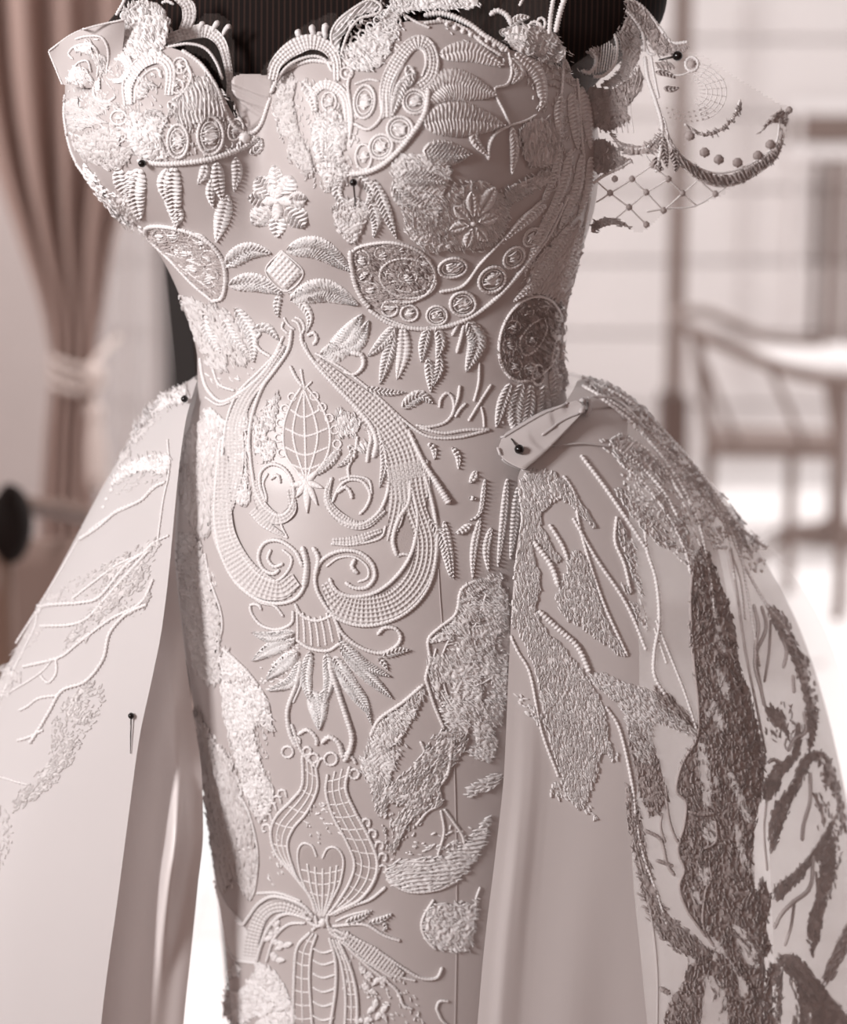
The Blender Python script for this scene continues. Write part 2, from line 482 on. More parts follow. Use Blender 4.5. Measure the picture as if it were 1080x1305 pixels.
# gathered cuff + rope rings + tassel
for k, (dy, r) in enumerate(((462, .008), (474, .009), (486, .008))):
    th = np.linspace(0, 2 * math.pi, 40)
    c = at(96, dy, YCU)
    rx = .047
    pts = np.stack([c[0] + rx * np.cos(th), c[1] + .052 * np.sin(th), c[2] - .014 * np.cos(th + .5 * k)], -1)
    MB().tube(pts, r, 8, False).build('tieback_rope', M['rope'], cu, True)
MB().tube(curve([at(112, 470, YCU - .06), at(128, 452, YCU - .03), at(140, 440, YCU + .1), at(150, 430, YCU + .2)], 20), .007, 8).build('tieback_rope', M['rope'], cu, True)
kn = at(121, 478, YCU - .07)
MB().lathe(kn, [(.001, .026), (.016, .02), (.022, 0), (.016, -.02), (.004, -.028)], 16).build('knot', M['rope'], cu, True)
MB().tube(curve([kn, at(122, 500, YCU - .075), at(121, 520, YCU - .075)], 8), .005, 8).build('tassel_cord', M['rope'], cu, True)
tq = at(121, 522, YCU - .075)
ta = MB().lathe(tq, [(.003, .014), (.016, .008), (.019, -.006), (.012, -.02), (.014, -.026), (.02, -.07), (.021, -.12), (.019, -.155), (.003, -.157)], 20).build('tassel', M['rope'], cu, True)
# pale sheer between curtain and door frame
sh = drape('sheer_curtain', [(-200, 118, 214), (200, 118, 214), (500, 112, 216), (1100, 108, 216)], YB - .14, M['sheer'], None, 3.0, .018)
tag(sh, 'pale sheer curtain panel hanging between the brown curtain and the black door frame', 'curtain')

# dark armchair at the left edge
YA = 1.35
ac = thing('armchair', 'dark wooden armchair with scrolled arm at the left edge beside the curtain', 'chair', tuple(at(-60, 900, YA) * [1, 1, 0]))
c = at(14, 668, YA)
pr = [(.002, -.030), (.030, -.028), (.040, -.015), (.042, 0), (.040, .015), (.030, .028), (.002, .030)]
th = np.linspace(0, 2 * math.pi, 24, endpoint=False)
V = [(c[0] + 1.0 * 1.15 * .62 * r * math.cos(t) * 1.0, c[1] + z * 1.2, c[2] + 1.45 * .95 * r * math.sin(t)) for r, z in pr for t in th]
MB().add(V, [tuple(f) for f in grid_faces(len(pr), 24, True).tolist()] + [tuple(range(24))[::-1], tuple(range(6 * 24, 7 * 24))]).build('arm_scroll', M['leather'], ac, True)
MB().tube(curve([at(2, 626, YA - .01), at(14, 634, YA), at(40, 640, YA + .06), at(75, 642, YA + .2), at(112, 652, YA + .36)], 24), .0085, 8).build('arm_rail', M['brown'], ac, True)
MB().tube(curve([at(2, 640, YA - .01), at(20, 648, YA), at(60, 655, YA + .15), at(115, 664, YA + .36)], 24), .007, 8).build('arm_rail', M['darkwood'], ac, True)
MB().tube(curve([at(6, 618, YA - .03), at(14, 630, YA - .03), at(20, 646, YA - .03)], 8), [.004, .009, .012, .013, .013, .012, .009, .005], 10).build('finial', M['leather'], ac, True)
# upholstered side below the arm
V = []
sp = [(5, 690, 0), (4, 740, 0), (6, 790, 0), (10, 850, 0), (10, 1000, 0)]
nr = 14; pys = np.linspace(690, 1150, nr)
for y in pys:
    for s in np.linspace(0, 1, 14):
        x = -150 + (120 - -150) * s
        p = at(x, y, YA + .06 + .22 * s + .012 * math.sin(9 * s))
        V.append(p)
o = mesh_obj('side_panel', V, grid_faces(nr, 14), M['uphol'], ac)
md = o.modifiers.new('thickness', 'SOLIDIFY'); md.thickness = .03; md.offset = 1
for px, Y in ((0, YA), (-130, YA + .1)):
    a = at(px, 700, Y); b = a.copy(); b[2] = 0
    MB().tube(curve([a, (a + b) / 2, b], 8), .018, 10).build('leg', M['brown'], ac, True)
sq = at(-70, 800, YA + .2)
MB().box(sq[0] - .25, sq[0] + .1, YA + .05, YA + .5, .36, .44, .02).build('seat', M['uphol'], ac)
for px in (-60, 60):
    a = at(px, 700, YA + .45); MB().tube([(a[0], a[1], 0), (a[0], a[1], .2), (a[0], a[1], .4)], .018, 10).build('leg', M['brown'], ac, True)

# leaning post right behind the gown, seen left of its waist: black edge strip and brown wood
YP = 0.42
def lean(x0, x1, y, Y0, Y1, name, mat, parent):
    V = []
    for py, dx in ((210, -9 - 12), (1828, 121 - 12)):
        for Yd in (Y0, Y1):
            for x in (x0, x1):
                p = at(x + dx, py, Y0); q = p.copy(); q[1] = Yd
                if py > 1000: q[2] = 0.0
                V.append(q)
    return mesh_obj(name, V, [(0, 1, 5, 4), (2, 6, 7, 3), (0, 4, 6, 2), (1, 3, 7, 5), (0, 2, 3, 1), (4, 5, 7, 6)], mat, parent, smooth=False)
lp = thing('leaning_post', 'dark wooden post with a black edge leaning behind the gown waist', 'post', tuple(at(320, 1828, YP) * [1, 1, 0]))
lean(220, 249, 0, YP, YP + .03, 'edge_strip', M['black'], lp)
lean(249.2, 300, 0, YP + .004, YP + .03, 'wood_face', M['brown'], lp)
# ------------------------------------------------------------------ dress form and gown body
YAX = 0.13          # depth of the vertical axis of the figure
def axis_z(py, Y=YAX):
    return at(540.0, py, Y)[..., 2]
BODY_L = [(-80, 100), (0, 96), (40, 90), (80, 84), (120, 82), (160, 84), (200, 94), (230, 112), (260, 140), (290, 174), (320, 200), (350, 216), (380, 229), (420, 243), (460, 250), (490, 250), (540, 240), (600, 230), (700, 224), (800, 232), (900, 246), (1000, 259), (1100, 271), (1200, 286), (1300, 296), (1450, 308)]
BODY_R = [(-80, 700), (0, 715), (40, 730), (80, 745), (120, 757), (160, 765), (200, 768), (230, 766), (260, 762), (290, 754), (320, 744), (350, 734), (380, 725), (420, 717), (460, 716), (490, 722), (540, 732), (600, 742), (700, 752), (800, 750), (900, 738), (1000, 724), (1100, 710), (1200, 700), (1300, 690), (1450, 680)]
BODY_B = [(-80, .105), (40, .112), (120, .120), (200, .122), (290, .116), (360, .106), (430, .100), (490, .102), (600, .122), (720, .132), (850, .130), (1000, .122), (1200, .114), (1450, .110)]
def body_ring(py):
    L = smooth_interp(py, BODY_L); R = smooth_interp(py, BODY_R)
    pl = at(L, py, YAX); pr = at(R, py, YAX)
    return (pl[..., 0] + pr[..., 0]) / 2, (pr[..., 0] - pl[..., 0]) / 2 * .988, smooth_interp(py, BODY_B), pl[..., 2]

def bumps(x, z, front):
    """bust cups, cleavage and the under-bust hollow; returns forward displacement"""
    def g(px, py, rx, rz, h, pw=2.0):
        c = at(px, py, .03)
        k = .00057
        d = (np.abs((x - c[0]) / (rx * k)) ** pw + np.abs((z - c[2]) / (rz * k)) ** pw)
        return h * np.exp(-d)
    f = g(168, 170, 120, 105, .040) + g(545, 190, 170, 125, .050)
    f += g(330, 190, 42, 120, -.020) + g(330, 390, 260, 60, -.006)
    return f * front

def body_point(py, th):
    """py: row (pixel row at the axis depth); th: angle, 0 = right, pi/2 = front, pi = left"""
    cx, a, b, z = body_ring(py)
    x = cx + a * np.cos(th)
    y = YAX - b * np.sign(np.sin(th)) * np.abs(np.sin(th)) ** .92
    front = np.clip(np.sin(th), 0, 1) ** .8
    y = y - bumps(x, z, front)
    return np.stack([x, y, z + 0 * x], -1)

gown = thing('wedding_gown', 'white strapless wedding gown with raised lace appliques on the dress form', 'dress', (0, YAX, .35))
# neckline of the satin, as pixels seen in front
NECK = [(84, 70), (110, 54), (150, 46), (200, 55), (235, 66), (262, 86), (283, 118), (298, 148), (318, 166), (334, 150), (346, 124), (352, 102), (370, 84), (400, 74), (430, 76), (450, 54), (480, 36), (520, 27), (560, 26), (600, 36), (640, 60), (690, 76), (725, 90), (760, 140)]
NT = 240
front_th = np.linspace(math.pi, 0, NT)                      # left to right over the front
back_th = np.linspace(0, -math.pi, 60)[1:-1]
ths = np.concatenate([front_th, back_th])
tops = np.full(len(ths), 60.0)
nk = np.array(NECK, float)
for it in range(12):
    q = to_px(body_point(tops[:NT], ths[:NT]))
    want = np.interp(q[:, 0], nk[:, 0], nk[:, 1])
    tops[:NT] += .8 * (want - q[:, 1])
    tops = np.clip(tops, -60, 260)
tops[NT:] = np.linspace(tops[NT - 1], tops[0], len(back_th) + 2)[1:-1]
WAIST = 512.0
def body_grid(p0, p1, nr):
    s = np.linspace(0, 1, nr)[:, None]
    PY = p0 * (1 - s) + p1 * s
    TH = np.broadcast_to(ths, PY.shape)
    P = body_point(PY, TH)
    uv = np.stack([TH / (2 * math.pi), -PY / 1305], -1)
    return P, uv
Pb, uvb = body_grid(tops, np.full(len(ths), WAIST), 150)
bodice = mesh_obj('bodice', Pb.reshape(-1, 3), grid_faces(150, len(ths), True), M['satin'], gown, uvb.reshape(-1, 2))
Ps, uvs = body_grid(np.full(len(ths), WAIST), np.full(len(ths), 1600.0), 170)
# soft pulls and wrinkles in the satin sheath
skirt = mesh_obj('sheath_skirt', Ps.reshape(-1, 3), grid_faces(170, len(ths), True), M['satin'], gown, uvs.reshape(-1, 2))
def bvh_of(*grids):
    V = []; F = []
    n = 0
    for P, wrap in grids:
        V.append(P.reshape(-1, 3)); f = grid_faces(P.shape[0], P.shape[1], wrap) + n
        F.append(f); n += P.shape[0] * P.shape[1]
    return BVHTree.FromPolygons(np.concatenate(V).tolist(), np.concatenate(F).tolist())
BODY = bvh_of((Pb[:, :NT], False), (Ps[:, :NT], False))

# dress form under the gown: pinstriped cloth torso
FORM_L = [(-260, 330), (-200, 300), (-120, 215), (-60, 180), (0, 160), (40, 130), (80, 108), (120, 100), (200, 110), (290, 190), (400, 250), (500, 268), (700, 245), (1000, 270)]
FORM_R = [(-260, 560), (-200, 640), (-120, 830), (-60, 852), (0, 850), (20, 846), (45, 832), (80, 790), (120, 752), (200, 748), (290, 735), (400, 700), (500, 704), (700, 730), (1000, 705)]
pys = np.linspace(-260, 1000, 120)
fl = at(smooth_interp(pys, FORM_L), pys, YAX + .03); fr = at(smooth_interp(pys, FORM_R), pys, YAX + .03)
fcx = (fl[:, 0] + fr[:, 0]) / 2; fa = (fr[:, 0] - fl[:, 0]) / 2
fb = smooth_interp(pys, [(-260, .06), (-150, .085), (0, .095), (120, .105), (200, .112), (400, .088), (500, .088), (700, .115), (1000, .10)])
tt = np.linspace(0, 2 * math.pi, 121)
V = np.stack([fcx[:, None] + fa[:, None] * np.cos(tt), YAX + .03 - fb[:, None] * np.sin(tt), fl[:, 2][:, None] + 0 * tt[None]], -1)
uv = np.stack([V[..., 0] / .0044, np.broadcast_to(pys[:, None], V.shape[:2])], -1)
form = thing('dress_form', 'dark brown pinstriped dress form torso wearing the gown', 'mannequin', (0, YAX + .03, 0))
mesh_obj('torso', V.reshape(-1, 3), grid_faces(120, 121), M['pinstripe'], form, uv.reshape(-1, 2))
nz = float(fl[0, 2])
MB().lathe((float(fcx[0]), YAX + .03, nz), [(.06, -.02), (.062, .02), (.056, .03), (.02, .036)], 28).build('neck_cap', M['darkwood'], form, True)
sx = float(fcx[-1])
MB().lathe((sx, YAX + .03, 0), [(.02, .03), (.02, float(fl[-1, 2]) + .01)], 16).build('stand_pole', M['darkwood'], form, True)
MB().lathe((sx, YAX + .03, 0), [(.20, 0), (.20, .015), (.05, .04), (.02, .045)], 32).build('stand_base', M['darkwood'], form, True)

# ------------------------------------------------------------------ overskirt
over = thing('overskirt', 'sheer detachable overskirt with lace branches pinned at the gown waist', 'overskirt', (0, YAX, .3))
YO = 0.15
OV_R = [(478, 738), (486, 772), (500, 802), (520, 826), (545, 848), (590, 890), (635, 930), (700, 972), (800, 1024), (900, 1056), (1000, 1078), (1150, 1104), (1450, 1130)]
OV_L = [(478, 248), (486, 236), (500, 212), (540, 178), (600, 137), (700, 82), (800, 27), (850, 0), (950, -45), (1100, -105), (1450, -190)]
OV_B = [(478, .104), (500, .118), (560, .135), (650, .152), (800, .168), (1000, .182), (1200, .195), (1450, .205)]
OV_CX = [(478, 482), (1450, 470)]
EDGE_R = [(478, 738), (500, 718), (530, 690), (560, 668), (580, 660), (620, 664), (660, 658), (700, 654), (800, 648), (900, 643), (1000, 631), (1100, 617), (1200, 607), (1305, 597), (1450, 588)]
EDGE_L = [(478, 252), (500, 243), (520, 237), (560, 230), (600, 225), (700, 214), (760, 205), (800, 196), (880, 177), (950, 166), (1050, 151), (1180, 131), (1305, 118), (1450, 108)]
def over_curve(py, A_tab, B_scale, th, right, fold=0.0, nf=9, ph=0.0, grow=0.0):
    cxp = smooth_interp(py, OV_CX)
    c = at(cxp, py, YO); e = at(smooth_interp(py, A_tab), py, YO)
    A = np.abs(e[..., 0] - c[..., 0]) * .985 + grow
    B = smooth_interp(py, OV_B) * B_scale + grow
    k = np.clip((py - 500) / 600.0, 0, 1.2)
    r = 1 + fold * k * (np.sin(nf * th + ph) + .4 * np.sin(nf * 2.1 * th + 1.7 * ph + 1))
    x = c[..., 0] + A * np.cos(th) * r
    y = YO - B * np.sin(th) * r
    return np.stack([x, y, c[..., 2] + 0 * x], -1)

def over_panel(A_tab, E_tab, right, back_end, nr=150, nc=130, B_scale=1.0, fold=.012, nf=9, ph=0, p0=480, p1=1450, grow=0.0, shift=0.0):
    pys = np.concatenate([np.linspace(p0, 560, 40), np.linspace(560, p1, nr - 39)[1:]])
    want = smooth_interp(pys, E_tab) + shift
    lo = np.full(len(pys), 0.02 if right else math.pi / 2 - .5); hi = np.full(len(pys), math.pi / 2 + .5 if right else math.pi - .02)
    for it in range(40):                                   # angle at which the front edge is seen at its pixel column
        mid = (lo + hi) / 2
        q = to_px(over_curve(pys, A_tab, B_scale, mid, right, fold, nf, ph, grow))[..., 0]
        big = q > want
        lo = np.where(big, mid, lo); hi = np.where(big, hi, mid)
    th0 = (lo + hi) / 2
    s = np.linspace(0, 1, nc) ** 1.0
    TH = th0[:, None] + (back_end - th0)[:, None] * s
    P = over_curve(pys[:, None] + 0 * TH, A_tab, B_scale, TH, right, fold, nf, ph, grow)
    uv = np.stack([np.broadcast_to(s, TH.shape), np.broadcast_to(-pys[:, None] / 1305, TH.shape)], -1)
    return P, uv
PR, uvr = over_panel(OV_R, EDGE_R, True, -1.35, fold=.012, nf=9, ph=.4)
_q = to_px(PR)[..., 0]
_py = np.concatenate([np.linspace(480, 560, 40), np.linspace(560, 1450, 111)[1:]])[:, None]
PR[..., 1] -= .0038 * np.exp(-((_q - smooth_interp(_py, EDGE_R) - 30) / 15) ** 2) * np.clip((_py - 760) / 260, 0, 1)   # rolled fold beside the front edge
PR[..., 1] -= .004 * np.exp(-((_q - smooth_interp(_py, EDGE_R) - 120) / 38) ** 2) * np.clip((_py - 900) / 300, 0, 1)
PL, uvl = over_panel(OV_L, EDGE_L, False, math.pi + 1.0, fold=.006, nf=7, ph=1.2)
def panel_obj(name, P, uv, mat, label):
    o = mesh_obj(name, P.reshape(-1, 3), grid_faces(P.shape[0], P.shape[1]), mat, over, uv.reshape(-1, 2))
    if label: o['label'] = label
    return o
SPLIT_R = [(478, 800), (540, 800), (600, 800), (700, 812), (800, 815), (900, 815), (1000, 806), (1130, 818), (1305, 838), (1450, 852)]
qr = to_px(PR)
prow = np.concatenate([np.linspace(480, 560, 40), np.linspace(560, 1450, 111)[1:]])
# front lined part and sheer part meet along one seam; both are resampled to it
sp_ = smooth_interp(prow, SPLIT_R)
def resample_cols(P, uv, s0, s1, n):
    out = np.empty((P.shape[0], n, 3)); uo = np.empty((P.shape[0], n, 2))
    sc = np.linspace(0, 1, P.shape[1])
    for i in range(P.shape[0]):
        t = np.linspace(s0[i], s1[i], n)
        for k in range(3): out[i, :, k] = np.interp(t, sc, P[i, :, k])
        for k in range(2): uo[i, :, k] = np.interp(t, sc, uv[i, :, k])
    return out, uo
ss = np.array([np.interp(sp_[i], qr[i, :60, 0], np.linspace(0, 1, PR.shape[1])[:60]) for i in range(PR.shape[0])])
PR1, uv1 = resample_cols(PR, uvr, 0 * ss, ss, 50)
PR2, uv2 = resample_cols(PR, uvr, ss, 0 * ss + 1, 100)
panel_obj('skirt_panel', PR1, uv1, M['organza'], 'lined front of the right overskirt panel')
panel_obj('skirt_panel', PR2, uv2, M['organza_sheer'], 'sheer organza side of the right overskirt')
panel_obj('skirt_panel', PL, uvl, M['organza_left'], 'left overskirt panel of pale organza')
# second organza layer behind the middle of the right side
se = np.array([np.interp(x, qr[i, :70, 0], np.linspace(0, 1, PR.shape[1])[:70]) for i, x in enumerate(smooth_interp(prow, [(478, 760), (560, 880), (700, 930), (900, 965), (1100, 975), (1450, 985)]))])
PU, uvu = resample_cols(PR, uvr, np.minimum(ss, se) * .96, np.maximum(se, ss), 50)
ctr = np.array((0.0, YO, 0.0))
PU[..., 1] = YO + (PU[..., 1] - YO) * .965; PU[..., 0] = PU[..., 0] - .006
panel_obj('under_layer', PU, uvu, M['organza_sheer'], 'second organza layer inside the right side')
OVER_R = bvh_of((PR, False)); OVER_L = bvh_of((PL, False))
# outer tulle veil, standing off the lace layer, right side
T_R = [(560, 850), (640, 925), (680, 953), (705, 990), (740, 1018), (800, 1052), (860, 1074), (950, 1098), (1100, 1128), (1450, 1160)]
T_E = [(560, 835), (640, 905), (700, 930), (800, 950), (900, 970), (1100, 985), (1450, 995)]
PT, uvt = over_panel(T_R, T_E, True, .02, nr=90, nc=60, fold=.004, nf=11, ph=2, p0=560, grow=.004)
keep = 12
panel_obj('tulle_veil', PT[44:], uvt[44:], M['tulle'], 'outer layer of sheer tulle')
# satin lining that shows in the opening left of the sheath
LIN_E = [(620, 226), (700, 223), (800, 232), (900, 245), (1000, 258), (1060, 259), (1130, 252), (1200, 245), (1305, 234), (1450, 224)]
pys = np.linspace(620, 1450, 110)
e = smooth_interp(pys, LIN_E); x0 = smooth_interp(pys, EDGE_L) - 60
s = np.linspace(0, 1, 60)
px = x0[:, None] + (e - x0)[:, None] * s
k = np.clip((pys - 800) / 300, 0, 1)[:, None]
wob = np.clip((pys - 900) / 160, 0, 1)[:, None]
dep = .085 - .045 * np.sin(np.clip(s, 0, 1) * math.pi * .5)[None] * k - .012 * k * np.sin(2 * math.pi * (s * 1.3 + .1))[None]
ridge = np.exp(-((s[None] - (.78 - .00012 * (pys[:, None] - 1080))) / .085) ** 2)
dep = dep - .024 * ridge * np.exp(-((pys[:, None] - 1090) / 120) ** 2) - .012 * ridge * wob
Pn = at(px, pys[:, None] + 0 * px, dep)
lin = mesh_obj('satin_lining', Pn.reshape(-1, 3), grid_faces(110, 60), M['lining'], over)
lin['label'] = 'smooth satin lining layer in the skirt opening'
# ------------------------------------------------------------------ lace builders: threads, leaves, bands and patches laid on a cloth surface
def spline(pts, step=1.6, closed=False):
    p = np.asarray(pts, float)
    if closed:
        p = np.concatenate([p[-1:], p, p[:2]])
        rng = (1, len(p) - 3)
    else:
        p = np.concatenate([2 * p[:1] - p[1:2], p, 2 * p[-1:] - p[-2:-1]])
        rng = (1, len(p) - 3)
    out = []
    for i in range(rng[0], rng[1] + 1):
        u = np.linspace(0, 1, 14, endpoint=False)[:, None]
        p0, p1, p2, p3 = p[i - 1], p[i], p[i + 1], p[i + 2]
        out.append(0.5 * (2*p1 + (p2 - p0) * u + (2*p0 - 5*p1 + 4*p2 - p3) * u**2 + (3*p1 - p0 - 3*p2 + p3) * u**3))
    out.append(p[rng[1] + 1][None])
    d = np.concatenate(out)
    L = np.concatenate([[0], np.cumsum(np.linalg.norm(np.diff(d, axis=0), axis=1))])
    n = max(4, int(L[-1] / step) + 1)
    s = np.linspace(0, L[-1], n)
    return np.stack([np.interp(s, L, d[:, 0]), np.interp(s, L, d[:, 1])], -1), s

SURF = [BODY]
def project(px):
    """pixels -> points and normals on the cloth; where there is no cloth behind, carry on at the neighbouring depth"""
    px = np.asarray(px, float).reshape(-1, 2)
    D = dirs(px[:, 0], px[:, 1])
    n = len(px)
    T = np.full(n, np.nan); Nn = np.zeros((n, 3))
    o = Vector(CAM)
    for i in range(n):
        best = None
        for b in SURF:
            hit = b.ray_cast(o, D[i])
            if hit[0] is not None and (best is None or hit[3] < best[3]):
                best = hit
        if best is not None:
            T[i] = (np.array(best[0]) - CAM) @ FWD
            Nn[i] = best[1]
    ok = ~np.isnan(T)
    if not ok.any():
        T[:] = 1.46; Nn[:] = -FWD; ok[:] = True
    if not ok.all():
        gi = np.where(ok)[0]
        for i in np.where(~ok)[0]:
            j = gi[np.argmin(((px[gi] - px[i]) ** 2).sum(1))]
            T[i] = T[j]; Nn[i] = -FWD
    fl = (Nn * D).sum(1) > 0
    Nn[fl] *= -1
    # never let the offset direction turn fully sideways
    Nn = Nn * .8 - .35 * D / np.linalg.norm(D, axis=1)[:, None]
    Nn /= np.linalg.norm(Nn, axis=1)[:, None]
    return CAM + D * T[:, None], Nn, T / FPX           # last: metres per pixel there

def cord(name, pts, r, parent, mat='lace', taper=(1, 1), bead=.30, per=4.0, lift=.55, closed=False, n=6, step=1.5):
    c, s = spline(pts, step, closed)
    r = r * .84
    P, Nn, k = project(c)
    # smooth the carried path a little so the thread does not jump on folds
    T = np.gradient(P, axis=0); T /= np.linalg.norm(T, axis=1)[:, None] + 1e-12
    B = np.cross(Nn, T); B /= np.linalg.norm(B, axis=1)[:, None] + 1e-12
    Nn2 = np.cross(T, B)
    u = s / s[-1]
    rr = r * (taper[0] + (taper[1] - taper[0]) * u)
    if not closed:
        rr = rr * np.clip(np.minimum(s, s[-1] - s) / (1.2 * r) + .35, 0, 1)
    rr = rr * (1 + bead * np.sin(2 * math.pi * s / per))
    rm = rr * k
    th = np.linspace(0, 2 * math.pi, n, endpoint=False)
    C = P + Nn2 * (r * k * lift)[:, None]
    V = C[:, None] + rm[:, None, None] * (np.cos(th)[None, :, None] * B[:, None] + np.sin(th)[None, :, None] * Nn2[:, None])
    return mesh_obj(name, V.reshape(-1, 3), grid_faces(len(c), n, True), M[mat], parent)

def sheet(name, c, half, hfun, parent, mat='lace', nv=9, edge=0.0):
    """strip of embroidery: centreline c (n,2), half width per point, height function of (s, v, half)"""
    c, s = c
    t = np.gradient(c, axis=0); t /= np.linalg.norm(t, axis=1)[:, None] + 1e-12
    nrm = np.stack([-t[:, 1], t[:, 0]], -1)
    v = np.linspace(-1, 1, nv)
    hw = half[:, None] * (1 + edge * np.sin(s * 2.1)[:, None] * np.sign(v)[None] ** 2)
    px = c[:, None] + nrm[:, None] * (hw * v[None])[..., None]
    P, Nn, k = project(px)
    h = hfun(s[:, None], v[None] + 0 * s[:, None], half[:, None]).reshape(-1)
    V = P + Nn * (1.3 * h * k)[:, None]
    uv = np.stack([np.broadcast_to(s[:, None], px.shape[:2]).reshape(-1) * .01, np.broadcast_to(v[None] * half[:, None], px.shape[:2]).reshape(-1) * .01], -1)
    return mesh_obj(name, V, grid_faces(len(s), nv), M[mat], parent, uv)

def leaf(name, pts, w, parent, mat='lace', h=3.2, ridge=2.3, per=5.0, slant=.9, blunt=.75, rib=True, nv=11, jag=.10):
    """embroidered leaf along a centreline: domed, slanting satin stitches, sunk midrib"""
    c = spline(pts, 1.25)
    u = c[1] / c[1][-1]
    half = w * np.sin(math.pi * np.clip(u, 0, 1) ** blunt) ** .72 + .25
    ph = random.random() * 6
    def hf(s, v, hw):
        a = np.abs(v)
        dome = np.sqrt(np.clip(1 - a ** 2.4, 0, 1)) * h
        st = ridge * np.sin(2 * math.pi * (s / per - slant * a * hw / per) + ph) * np.clip((1 - a) * 4, 0, 1)
        mid = -1.3 * np.exp(-(v / .16) ** 2) if rib else 0
        return .4 + dome * .7 + st + mid * h * .45
    return sheet(name, c, half, hf, parent, mat, nv, jag)

def band(name, pts, wtab, parent, mat='lace_soft', per=5.6, h=1.2, ridge=2.6):
    """net filled band: crossing threads with sunk meshes"""
    c = spline(pts, 1.2)
    u = c[1] / c[1][-1]
    half = np.interp(u, *zip(*wtab)) if not np.isscalar(wtab) else np.full(len(u), wtab)
    nv = int(max(7, 2 * half.max() / 1.25))
    def hf(s, v, hw):
        a = np.abs(np.sin(math.pi * s / per)) ** 3
        b = np.abs(np.sin(math.pi * v * hw / per)) ** 3
        return h + ridge * np.maximum(a, b) - .3 * ridge
    return sheet(name, c, half, hf, parent, mat, nv)

def vnoise(x, y, sc, seed):
    r = np.random.default_rng(seed).random((64, 64))
    x = x / sc; y = y / sc
    i = np.floor(x).astype(int); j = np.floor(y).astype(int)
    u = x - i; v = y - j
    u = u*u*(3-2*u); v = v*v*(3-2*v)
    g = lambda a, b: r[(i + a) % 64, (j + b) % 64]
    return (g(0,0)*(1-u)+g(1,0)*u)*(1-v) + (g(0,1)*(1-u)+g(1,1)*u)*v

def poly_in(px, poly):
    x, y = px[:, 0], px[:, 1]
    ins = np.zeros(len(px), bool)
    q = np.roll(poly, -1, 0)
    for (x0, y0), (x1, y1) in zip(poly, q):
        if y0 == y1: continue
        c = ((y0 > y) != (y1 > y)) & (x < (x1 - x0) * (y - y0) / (y1 - y0) + x0)
        ins ^= c
    return ins

def poly_dist(px, poly):
    d = np.full(len(px), 1e9)
    q = np.roll(poly, -1, 0)
    for a, b in zip(poly, q):
        ab = b - a
        t = np.clip(((px - a) @ ab) / (ab @ ab + 1e-9), 0, 1)
        d = np.minimum(d, np.linalg.norm(px - a - t[:, None] * ab, axis=1))
    return d

